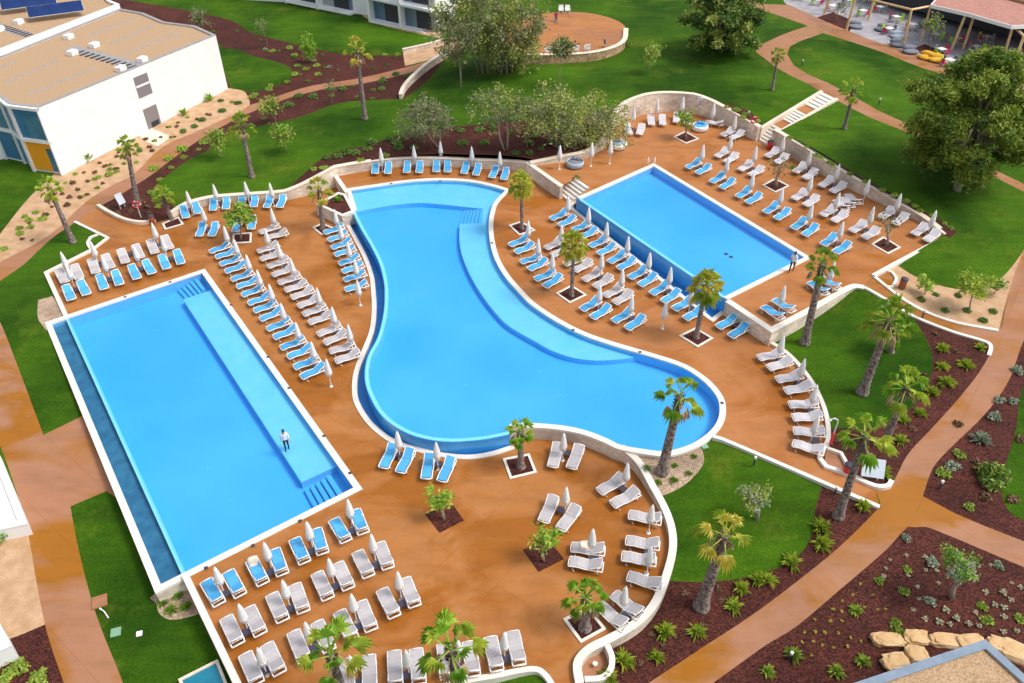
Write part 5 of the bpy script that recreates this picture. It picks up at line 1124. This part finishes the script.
# left facade: white fins, blue glazing and a yellow bay
la, lb = pv(A_b), U(9,104,zt); lb = pv(lb); lc = pv(U(0,97,zt)); ld = pv(U(-20,93,zt))
def bay(p, q, col_up, col_dn, e):
    n0 = panel_on(q,p,.03,.97,bz+3.55,bz+6.45,col_up,e,'balcony_back',.10,.12)
    panel_on(q,p,.35,.9,bz+3.6,bz+5.9,'glass_b',e,'sliding_window',.14,.03,None)
    panel_on(q,p,.03,.97,bz+.2,bz+3.15,col_dn,e,'terrace_back',.10,.12)
    panel_on(q,p,.72,.95,bz+.25,bz+2.6,'glass_b',e,'sliding_window',.14,.03,None)
    panel_on(q,p,-.01,.05,bz-.2,zt,'render',e,'fin',.3,.35); panel_on(q,p,.96,1.0,bz-.2,zt,'render',e,'fin',.3,.35)
    panel_on(q,p,.0,1.,bz+3.2,bz+3.5,'render',e,'balcony_floor',.32,.36); panel_on(q,p,.0,1.,zt-.3,zt-.02,'render',e,'eave',.32,.36)
bay(la, lb, 'blue_wall','yellow_wall', bld); bay(lb, lc, 'blue_wall','blue_wall', bld); bay(lc, ld, 'blue_wall','blue_wall', bld)
# roof things
def boxon(px, py, z, d, rz, m, name, e):
    p = U(px,py,z); o = MB().box((p.x,p.y,z+d[2]/2), d, rz).build(name, M[m], e); o.location = -e.location; return o
dr = math.atan2((b-a).y,(b-a).x); rz_ = zt-.1
def strip(p, q, w, m, name, e, z, h=.012):
    P, Q = U(*p,z), U(*q,z); mid = (P+Q)/2; o = MB().box((mid.x,mid.y,z+h/2),((Q-P).length,w,h),math.atan2(Q.y-P.y,Q.x-P.x)).build(name, M[m], e); o.location = -e.location; return o
z1_ = z4([(270,185),(540,258)],0,0); WD = math.atan2((U(*z1_[1],rz_)-U(*z1_[0],rz_)).y,(U(*z1_[1],rz_)-U(*z1_[0],rz_)).x); strip(z1_[0], z1_[1], 1.5, 'roofgrey', 'roof_walkway', bld, rz_+.002)
for p,q in (((340,145),(520,70)),((430,170),(600,100)),((480,215),(700,125)),((20,325),(230,235)),((110,370),(370,265)),((0,265),(60,240))):
    P,Q = z4([p,q],0,0); strip(P,Q,.32,'roofgrey','roof_strip',bld,rz_+.003)
for k in range(11):
    t = k/10; x, y = 310+ (515-310)*t, 205+(262-205)*t; boxon(x/3.904, y/3.904, rz_+.02, (.26,1.1,.05), WD, 'dark', 'roof_louver', bld)
for x,y in ((270,150),(370,183),(285,213),(558,240),(473,275)): boxon(x/3.904,y/3.904,rz_+.02,(.95,.7,.45),dr+.2,'frame','roof_vent',bld)
sp = [U(a_,b_,zt) for a_,b_ in [(150,38),(172,45),(145,58),(118,52)]]
# second building behind
foot2 = [U(a_,b_,zt) for a_,b_ in [(120,6.5),(111,3),(95,-12),(30,-40),(-90,-30),(-90,78),(0,53)]]
bl2 = roof_building('white_building', foot2, -.2, zt+.25, 'white building with blue solar panels beyond the first roof', par=.2)
SR = U(74,10.5,zt+.8)-U(39,15,zt+.8); SR = math.atan2(SR.y,SR.x)
for i,(x,y) in enumerate(((12,7.5),(29.5,5.2),(47,3),(39,15),(56.5,12.7),(74,10.4))):
    p = U(x, y, zt+.6); e = empty('solar_panel', p, SR, f"{['first','second','third'][i%3]} blue solar panel from the left in the {'far' if i<3 else 'near'} row on the roof", 'solar panel', 'solar panels on the roof')
    MB().box((0,0,.45),(2.16,2.0,.05),0,R(20)).build('panel', M['solar'], e); MB().box((0,0,.42),(2.22,2.06,.04),0,R(20)).build('panel_frame', M['pole'], e)
    for s in (-1,1): MB().tube([(s*.9,.6,-.6),(s*.9,.6,.6)],.03,6).build('leg', M['pole'], e)
for x,y in ((75,92),(0,120)): boxon(x/3.904,y/3.904,zt+.05,(.95,.7,.45),dr+.2,'frame','roof_vent',bl2)
P,Q = z4([(-30,95),(115,140)],0,0); strip(P,Q,1.3,'roofgrey','roof_walkway',bl2,zt+.052)
for k in range(9): boxon((5+105*k/8)/3.904,(103+35*k/8)/3.904,zt+.068,(.26,1.0,.05),WD,'dark','roof_louver',bl2)
# far building along the top
fz = 1.9
q0, q1, q2, q3 = U(290,0,fz), U(355,13,fz), U(374,20,fz), U(437,34,fz)
ft = [pv(q0+Vector((-14,4,0))), pv(q0), pv(q1), pv(q1.lerp(q2,.9)+Vector((.2,1.6,0))), pv(q2), pv(q3), pv(q3+Vector((3,9,0))), pv(q0+Vector((-8,16,0)))]
fb = roof_building('far_building', ft, 1.2, fz+6.5, 'white building with blue balconies beyond the top lawn')
for p,q in ((q1,q0),(q3,q2)):
    p, q = pv(p), pv(q); n = 2
    for k in range(n):
        u0, u1 = p.lerp(q,k/n), p.lerp(q,(k+1)/n)
        panel_on(u1,u0,.04,.96,fz+.25,fz+2.9,'blue_wall',fb,'terrace_back',.0,.04); panel_on(u1,u0,.4,.85,fz+.3,fz+2.5,'dark',fb,'sliding_window',.03,.02)
        panel_on(u1,u0,.04,.96,fz+3.4,fz+6.0,'blue_wall',fb,'balcony_back',.0,.04); panel_on(u1,u0,.3,.8,fz+3.5,fz+5.6,'dark',fb,'sliding_window',.03,.02)
        panel_on(u1,u0,-.02,.04,fz-.2,fz+6.5,'render',fb,'fin',1.0,1.05)
    panel_on(q,p,0,1,fz+3.0,fz+3.3,'render',fb,'balcony_floor',1.0,1.05); panel_on(q,p,0,1,fz-.1,fz+.15,'render',fb,'terrace_floor',1.0,1.05)
# near roof at the bottom right corner
rz2 = 2.9
nr = [U(a_,b_,rz2) for a_,b_ in [(985,640.5),(1060,708),(1040,790),(840,790),(800,702)]]
nb = roof_building('low_building', nr, -1.0, rz2, 'low building with gravel roof and grey metal edge, bottom right corner', par=.1, capm='zinc')
# buildings off the left edge
l1 = [U(a_,b_,.2) for a_,b_ in [(-2,452),(24,516),(27,524),(-10,532),(-90,560),(-90,440)]]
roof_building('white_annex', l1, -1.0, .2, 'white flat-roofed annex at the left edge beside the path', par=.1, roofm='render')
l2 = [U(a_,b_,.2) for a_,b_ in [(0,625),(11,646),(-10,655),(-80,690),(-80,610)]]
roof_building('white_annex', l2, -1.2, .2, 'white corner of a building at the left edge near the photo bottom', par=.1, roofm='render')
# teal basin at the bottom
tz = -.55
tb = [U(a_,b_,tz) for a_,b_ in [(178,679),(217.5,659),(233,697),(195,722)]]
e = empty('teal_basin', (tb[0].x,tb[0].y,0), 0, 'teal tarpaulin-covered basin beside the lower deck at the photo bottom', 'basin'); s = 1 if area([pv(p) for p in tb]) > 0 else -1
o = prism('cover', offset([pv(p) for p in tb], s*.12, True), -1.6, tz-.08, M['teal'], e); o.location = -e.location
o = band('rim', [pv(p) for p in tb], 0, s*.14, tz, -1.6, M['cap'], True, e); o.location = -e.location
# ---- restaurant terrace with pergolas, top right
PZ = 4.5
def post(px0, px1, zb, r=.16, name='post'):
    b_ = U(*px0, zb); t_ = UY(*px1, b_.y); return b_, t_
rb = [U(a_,b_,9.0) for a_,b_ in [(840,-40),(1010,10),(1100,40),(1150,-60),(840,-120)]]
e = empty('restaurant', (rb[0].x,rb[0].y,0), 0, 'dark glazed restaurant front behind the pergola terrace', 'building')
fl = [pv(U(a_,b_,4.6)) for a_,b_ in [(855,-15),(905,4),(1000,30),(1060,47),(1110,0),(900,-60)]]
o = prism('wall', fl, 4.2, 8.2, M['dark'], e); o.location = -e.location
o = prism('roof', offset(fl, (-1 if area(fl)>0 else 1)*.3, True), 8.2, 8.5, M['roofgravel'], e); o.location = -e.location
# pergola of wooden posts
PG = [((824,14),(834,-14)),((846,31),(856,-4)),((868,20),(876,-6)),((903,47),(915,-2)),((921,41),(931,6)),((951,50),(966,14)),((1003,58),(1013,26)),((1012,68),(1024,36)),((963,49),(974,16))]
e = empty('pergola', U(903,47,PZ), 0, 'timber pergola with slanting pale posts along the restaurant terrace', 'pergola')
tops = []
for p,q in PG:
    b0 = UT(*p); t0 = UY(*q, b0.y); t0.z = max(7.2,min(t0.z,8.2)); o = MB().tube([b0, t0], [.17,.15], 8).build('post', M['wood'], e); o.location = -e.location; tops.append(t0)
for i,j in ((0,2),(1,3),(3,4),(4,5),(5,6),(6,7),(0,1)):
    o = MB().tube([tops[i],tops[j]], .13, 6).build('beam', M['wood'], e); o.location = -e.location
e = empty('shade_roof', (0,0,0), 0, 'reddish reed shade roof on wooden posts at the top right', 'shade roof')
rp = [pv(U(a_,b_,7.9)) for a_,b_ in [(931,7),(943,-6),(1060,-30),(1120,20),(1035,27),(1011,28),(966,15)]]
prism('reed_cover', rp, 7.95, 8.15, M['roofred'], e); band('rim', rp, (-.12 if area(rp)>0 else 0), (0 if area(rp)>0 else .12), 8.2, 7.8, M['frame'], True, e)
# furniture on the terrace
def chair_proto(m):
    r = empty('chair', (0,0,0)); MB().box((0,0,.44),(.46,.46,.05)).build('seat', M[m], r); MB().box((-.23,0,.72),(.05,.44,.5),0,0,R(-8)).build('backrest', M[m], r)
    for sx in (-1,1):
        for sy in (-1,1): MB().tube([(sx*.19,sy*.19,.42),(sx*.23,sy*.23,0)],.018,5).build('leg', M['pole'], r)
    return r
def dtable_proto():
    r = empty('table', (0,0,0)); MB().box((0,0,.74),(.85,.85,.04)).build('tabletop', M['frame'], r)
    for sx in (-1,1):
        for sy in (-1,1): MB().tube([(sx*.36,sy*.36,.72),(sx*.36,sy*.36,0)],.025,5).build('leg', M['pole'], r)
    return r
CH = {'lime': chair_proto('lime'), 'magenta': chair_proto('magenta'), 'dark grey': chair_proto('greyc')}; DT = dtable_proto()
TB = [(800,0),(817,5),(832,11),(847,5),(862,16),(879,12),(895,22),(868,3),(912,30),(935,40),(956,44),(985,42),(975,52),(1015,58),(948,66),(972,72),(940,55),(1000,70),(1018,72),(826,1),(888,34)]
cn = ['lime','magenta','dark grey']
for i,(x,y) in enumerate(TB):
    p = UT(x,y); place(DT, p, .4, f"white square dining table, {ordw(i)} from the left under the pergola", 'table', 'dining tables under the pergola')
    for k in range(4):
        a_ = .4+math.pi/2*k+random.uniform(-.2,.2); q = p+Vector((math.cos(a_),math.sin(a_),0))*.75; cc = cn[(i+k)%3]
        place(CH[cc], q, a_+math.pi, f"{cc} chair on the {['right','far','left','near'][k]} side of the {ordw(i)} pergola table from the left", 'chair', 'chairs under the pergola')
def pouf(px, m, label, w=1.3, zz=PZ):
    p = UT(*px); e = empty('beanbag', p, random.uniform(-.6,.2), label, 'beanbag', 'beanbags at the edge of the pergola terrace')
    def blob(name, cx, cz, sx, sy, sz, parent):
        bm = bmesh.new(); bmesh.ops.create_icosphere(bm, subdivisions=3, radius=1)
        for v in bm.verts:
            n = 1+.08*mnoise.noise(v.co*2+p); v.co = Vector((cx+v.co.x*sx*n, v.co.y*sy*n, max(0,cz+v.co.z*sz*n)))
        me = bpy.data.meshes.new(name); bm.to_mesh(me); bm.free(); me.materials.append(M[m]); me.polygons.foreach_set('use_smooth',[True]*len(me.polygons)); return link(bpy.data.objects.new(name, me), parent)
    blob('seat', 0, .22, w*.5, w*.42, .26, e); blob('backrest', -.05, .5, w*.42, w*.2, .32, e).location = (0,w*.25,0)
for q,m,l in (((855,28),'greyc','dark grey beanbag leftmost at the terrace edge'),((882,31),'greyc','grey beanbag behind the others on the pergola terrace'),((897,46),'greyc','dark beanbag beside the second big post'),((910,53),'greyc','dark grey beanbag left of the mustard ones'),((898,38),'bluegrey','blue-grey beanbag behind the dark pair'),((926,59),'gold','mustard beanbag, left of two'),((936,61.5),'gold','mustard beanbag, right of two')): pouf(q, m, l, 1.9)
T('young_tree',(930,50),'g',(933,24),1.2,1.2,'thin leafy tree in the planting gap of the pergola terrace',['frond_g','olive'],nclump=14,per=22,leaf=.2,trunk_r=.06,seed=41)
T('young_tree',(838,22),'g',(839,6),.8,1.2,'thin pale tree in the mulch square by the pergola',['olive'],nclump=9,per=16,leaf=.16,trunk_r=.06,seed=42)
# white garden chairs on the plaza
def arm_chair():
    r = empty('garden_chair', (0,0,0)); MB().box((0,0,.4),(.62,.62,.08)).build('seat', M['frame'], r); MB().box((-.3,0,.68),(.07,.62,.55),0,0,R(-12)).build('backrest', M['frame'], r)
    for s in (-1,1): MB().box((0,s*.31,.58),(.6,.07,.05)).build('armrest', M['frame'], r)
    for sx in (-1,1):
        for sy in (-1,1): MB().box((sx*.25,sy*.28,.19),(.06,.06,.37)).build('leg', M['frame'], r)
    return r
AC = arm_chair()
for i,(x,y) in enumerate([(547.5,54),(563,53.5),(576,52.5),(587,51.5)]): place(AC, U(x,y,PLZ_Z), R(95), f"{ordw(i)} white chair from the left, along the plaza's near rim", 'chair', 'white chairs on the round plaza')
for i,(x,y) in enumerate([(561,13),(567.5,13)]): place(AC, U(x,y,PLZ_Z), R(-90), f"white chair at the plaza's far rim, {'left' if i==0 else 'right'} of two", 'chair', 'white chairs on the round plaza')
place(CH['dark grey'], U(606,47,PLZ_Z), .5, 'dark chair alone at the right of the round plaza', 'chair')
# ---- small site furniture
def small(name, px, zn, label, cat): return empty(name, G(*px,zn), 0, label, cat)
def bin_(px, zn, m, label):
    e = small('litter_bin', px, zn, label, 'bin'); MB().lathe([(.22,0),(.25,.05),(.26,.75),(.23,.78)],16).build('body', M[m], e, True); MB().lathe([(.27,.78),(.27,.86),(.16,.9),(.02,.91)],16).build('lid', M['dark_plastic'], e, True)
bin_((153,224),'0','brownbin','brown litter bin at the bend of the cream bed wall'); bin_((901.5,288),'g','brownbin','brown litter bin on the sandy triangle'); bin_((769,149),'2','red','red litter bin at the foot of the garden steps'); bin_((846,474.5),'g','red','red litter bin with dark lid beside the notice panel palm')
def liferings(px, zn, label, h=1.3):
    e = small('life_ring', px, zn, label, 'life ring'); MB().tube([(0,0,0),(0,0,h)],.04,6).build('post', M['pole'], e)
    vs, fs = [], []
    n, m_ = 24, 8
    for i in range(n):
        a_ = 6.283*i/n
        for j in range(m_):
            b_ = 6.283*j/m_; rr = .30+.085*math.cos(b_); vs.append((rr*math.cos(a_), -.08+.07*math.sin(b_), h+.05+rr*math.sin(a_)))
    for i in range(n):
        for j in range(m_): fs.append((i*m_+j,((i+1)%n)*m_+j,((i+1)%n)*m_+(j+1)%m_,i*m_+(j+1)%m_))
    mesh('ring', vs, fs, [M['red'],M['frame']], e, True, [1 if (k//m_)%6 == 0 else 0 for k in range(n*m_)])
liferings((141,217.5),'g','red life ring on a post in the mulch bed at the left'); liferings((752,131),'g','red life ring on a post beside the terrace steps',1.1)
def lamp(px, zn, label, h=.7):
    e = small('bollard_light', px, zn, label, 'bollard light'); MB().lathe([(.06,0),(.06,h*.75)],10).build('post', M['dark_plastic'], e); MB().lathe([(.075,h*.75),(.075,h*.95),(.09,h),(.02,h+.03)],10).build('head', M['pole'], e)
for q,zn,l in (((753.5,465),'1','short grey bollard light on the kerb below the curved pool'),((834,495),'g','short grey bollard light below the lower path kerb'),((939,489),'g','short bollard light in the right mulch bed'),((802,66),'g','short bollard light at the corner of the far lawn'),((878.5,105),'g','short bollard light beside the far path'),((789,660),'g','short bollard light in the bottom right bed') ,((922,318),'g','short bollard light on the path kerb above the round lawn'),((748,118),'g','slim post light beside the red life ring')): lamp(q,zn,l)
def shower(px, zn, label):
    e = small('shower_post', px, zn, label, 'shower'); MB().tube([(0,0,0),(0,0,2.1),(-.05,0,2.3),(-.25,0,2.42),(-.5,0,2.36)],.045,8).build('pipe', M['pole'], e, True); MB().lathe([(.11,-.03),(.11,0),(.03,.05)],10,(-.5,0,2.33)).build('shower_head', M['pole'], e); MB().box((0,-.05,.75),(.2,.06,.9)).build('panel', M['red'], e)
shower((829,447),'g','curved shower post with red panel beside the lounger kerb')
def board(px, zn, rz, label, w=1.1, h=1.3, tilt=35):
    e = small('notice_board', px, zn, label, 'notice board'); e.rotation_euler = (0,0,rz)
    for s in (-1,1): MB().tube([(s*w*.35,0,0),(s*w*.35,0,.8)],.035,6).build('leg', M['pole'], e)
    o = MB().box((0,0,.95),(w,.05,h),0,R(-tilt)).build('board', M['panel'], e); MB().box((0,-.03*math.cos(R(tilt))-.0,.95-.03*math.sin(R(tilt))),(w*.9,.012,h*.9),0,R(-tilt)).build('face', M['panel'], o)
board((869,479),'g',R(-12),'pale blue tilted notice board beside the leaning palm',1.25,1.1,40); board((123,208),'g',R(60),'white tilted notice board in the mulch bed at the left',.7,1.0,20)
for q,l,m,d in (((116,632.5),'larger pale green manhole cover in the left lawn','green_paint',.62),((139.5,634),'smaller pale manhole cover in the left lawn','frame',.36),((798,421),'pale green drain lid where the gravel meets the deck','green_paint',.5)):
    if q[0] == 798: q = (704.5,446.5)
    p = G(*q,'g'); o = MB().box((0,0,.03),(d,d,.06)).build('manhole_cover', M[m]); o.scale = (.8,.8,1); o.location = p; o.rotation_euler=(0,0,.3); tag(o, l, 'manhole cover')
p = G(100,602,'g'); o = MB().box((0,0,.04),(.75,.75,.1)).build('timber_hatch', M['hatch']); o.location = p; o.rotation_euler = (0,0,.4); tag(o, 'square brown hatch between the path and the left lawn', 'hatch')
p = G(105,613,'g'); e = empty('sprinkler', p, 0, 'small white sprinkler pipe beside the brown hatch', 'sprinkler'); MB().tube([(-.3,.2,.1),(0,0,.15),(.35,-.35,.1)],.035,6).build('pipe', M['frame'], e); MB().lathe([(.05,0),(.05,.12)],8,(-.3,.2,0)).build('head', M['frame'], e)
p = G(402,67,'g')
# drains and skimmer lids on the pool edge are part of coping; a little clutter
for q,l in (((600,669),'small white floor lamp inside the kerb loop at the bottom'),): 
    p = U(595,664,Z0); e = empty('floor_light', p, 0, l, 'floor light'); MB().lathe([(.12,0),(.12,.08),(.02,.12)],12).build('lens', M['frame'], e)
# ============================================================ people
def person(px, zn, face, label, top, bottom, pose='stand', h=1.75, z=None, walk=.0):
    b_ = G(*px,zn) if z is None else U(*px,z); e = empty('person', b_, face, label, 'person'); k = h/1.75
    sit = pose == 'sit'; hz_ = .48 if sit else .92
    J = {'pel':(0,0,hz_),'bel':(0,.0,hz_+.18),'ch':(0,.01,hz_+.42),'nk':(0,.02,hz_+.56),'hd':(0,.03,hz_+.63),'ht':(0,.04,hz_+.78)}
    ed = [('pel','bel'),('bel','ch'),('ch','nk'),('nk','hd'),('hd','ht')]; rad = {'pel':(.15,.11),'bel':(.135,.10),'ch':(.17,.115),'nk':(.055,.055),'hd':(.08,.09),'ht':(.085,.095)}
    for s,n in ((-1,'l'),(1,'r')):
        J['sh'+n]=(s*.18,0,hz_+.48); J['el'+n]=(s*.25,.03-s*walk*.35,hz_+.22); J['wr'+n]=(s*.24,.16-s*walk*.5,hz_+.02); J['ha'+n]=(s*.23,.2-s*walk*.55,hz_-.06)
        ed += [('ch','sh'+n),('sh'+n,'el'+n),('el'+n,'wr'+n),('wr'+n,'ha'+n)]; rad.update({'sh'+n:(.065,.065),'el'+n:(.045,.045),'wr'+n:(.032,.032),'ha'+n:(.04,.028)})
        if sit: J['hp'+n]=(s*.1,.03,hz_); J['kn'+n]=(s*.13,.45,hz_+.02); J['an'+n]=(s*.12,.47,.08); J['to'+n]=(s*.12,.62,.03)
        else: J['hp'+n]=(s*.09,0,hz_-.06); J['kn'+n]=(s*.1,.04+s*walk*.25,.5); J['an'+n]=(s*.1,s*walk*.45-.03,.08); J['to'+n]=(s*.11,s*walk*.45+.13,.03)
        ed += [('pel','hp'+n),('hp'+n,'kn'+n),('kn'+n,'an'+n),('an'+n,'to'+n)]; rad.update({'hp'+n:(.095,.095),'kn'+n:(.062,.062),'an'+n:(.042,.042),'to'+n:(.04,.03)})
    names = list(J); me = bpy.data.meshes.new('body'); me.from_pydata([tuple(c*k for c in J[n]) for n in names], [(names.index(a_),names.index(b2)) for a_,b2 in ed], [])
    for m in (M['skin'],M[top],M[bottom],M['hair']): me.materials.append(m)
    o = link(bpy.data.objects.new('body', me)); sk = o.modifiers.new('s','SKIN'); sk.use_smooth_shade = True
    for i,n in enumerate(names): o.data.skin_vertices[0].data[i].radius = tuple(r*k for r in rad[n])
    o.data.skin_vertices[0].data[0].use_root = True; ss = o.modifiers.new('u','SUBSURF'); ss.levels = ss.render_levels = 1
    dg = bpy.context.evaluated_depsgraph_get(); me2 = bpy.data.meshes.new_from_object(o.evaluated_get(dg)); bpy.data.objects.remove(o)
    me2.materials.clear()
    for m in (M['skin'],M[top],M[bottom],M['hair']): me2.materials.append(m)
    for p in me2.polygons:
        c_ = p.center/k; p.use_smooth = True
        zrel = c_.z-hz_
        if zrel > .69 or (zrel > .6 and c_.y < .03): p.material_index = 3
        elif zrel > .54: p.material_index = 0
        elif abs(c_.x) > .2 and zrel < .18: p.material_index = 0
        elif zrel > -.02 and (not sit or c_.y < .15): p.material_index = 1
        elif c_.z < .1: p.material_index = 3
        else: p.material_index = 2
    me2.name = 'body'; link(bpy.data.objects.new('body', me2), e)
    hd = MB(); bm = bmesh.new(); bmesh.ops.create_icosphere(bm, subdivisions=3, radius=1)
    for v in bm.verts: v.co = Vector((v.co.x*.088, v.co.y*.10-.012, v.co.z*.10+.015))
    hm = bpy.data.meshes.new('hair'); bm.to_mesh(hm); bm.free(); hm.materials.append(M['hair']); ho = link(bpy.data.objects.new('hair', hm), e); ho.location = Vector((0,.015,hz_+.74))*k; ho.scale = (k,k,k)
    return e
person((791,271.5),'2',R(150),'person in white shirt and dark trousers walking along the terrace pool edge','shirt','trousers',walk=.5,h=1.8)
person((287.5,449.5),'0',R(200),'person in white top and dark trousers standing on the left pool\'s ledge','shirt','trousers',z=-.42,walk=.2)
person((556,21),'2',R(180),'person in red top sitting on the round plaza','pinktop','trousers','sit',z=PLZ_Z); 
o = MB().box((0,0,.22),(.45,.45,.44)).build('stool', M['frame']); o.location = U(556,21,PLZ_Z)+Vector((0,0,0)); tag(o, 'white stool under the seated person on the plaza', 'stool')
# ============================================================ light, camera
w = bpy.data.worlds.new('World'); S.world = w; w.use_nodes = True; nt = w.node_tree; nt.nodes.clear()
sk = nt.nodes.new('ShaderNodeTexSky'); sk.sky_type = 'NISHITA'; sk.sun_disc = False
SUN_EL, SUN_AZ = R(55), R(100)   # azimuth measured from +Y (away from the camera) towards +X
sk.sun_elevation = SUN_EL; sk.sun_rotation = SUN_AZ; sk.air_density = 1.2; sk.dust_density = 4.0; sk.ozone_density = 1.0
bg = nt.nodes.new('ShaderNodeBackground'); bg.inputs[1].default_value = .15; wo = nt.nodes.new('ShaderNodeOutputWorld')
hs_ = nt.nodes.new('ShaderNodeHueSaturation'); hs_.inputs['Saturation'].default_value = .45; nt.links.new(sk.outputs[0], hs_.inputs['Color']); nt.links.new(hs_.outputs[0], bg.inputs[0]); nt.links.new(bg.outputs[0], wo.inputs[0])
sd = bpy.data.lights.new('sun', 'SUN'); sd.energy = 1.5; sd.angle = R(15); sd.color = (1,.95,.87); so = bpy.data.objects.new('sun', sd); C.objects.link(so)
dirv = Vector((math.sin(SUN_AZ)*math.cos(SUN_EL), math.cos(SUN_AZ)*math.cos(SUN_EL), math.sin(SUN_EL))); so.rotation_euler = dirv.to_track_quat('Z','Y').to_euler()
cd = bpy.data.cameras.new('camera'); cd.lens = 36*F/1024; cd.sensor_width = 36; cd.clip_end = 3000; cd.clip_start = .5
co = bpy.data.objects.new('camera', cd); co.location = (0,0,H); co.rotation_euler = (R(90)-TH,0,0); C.objects.link(co); S.camera = co
S.view_settings.view_transform = 'Standard'; S.view_settings.look = 'None'; S.view_settings.gamma = 1; S.view_settings.exposure = EXPO; S.view_settings.use_curve_mapping = False
S.cycles.max_bounces = 6; S.cycles.transparent_max_bounces = 12; S.cycles.volume_bounces = 0; S.cycles.use_denoising = True
for p in list(LP.values())+[PAR,TAB,DT,AC]+list(CH.values()):
    if p.name not in used:
        for c in list(p.children): bpy.data.objects.remove(c)
        bpy.data.objects.remove(p)
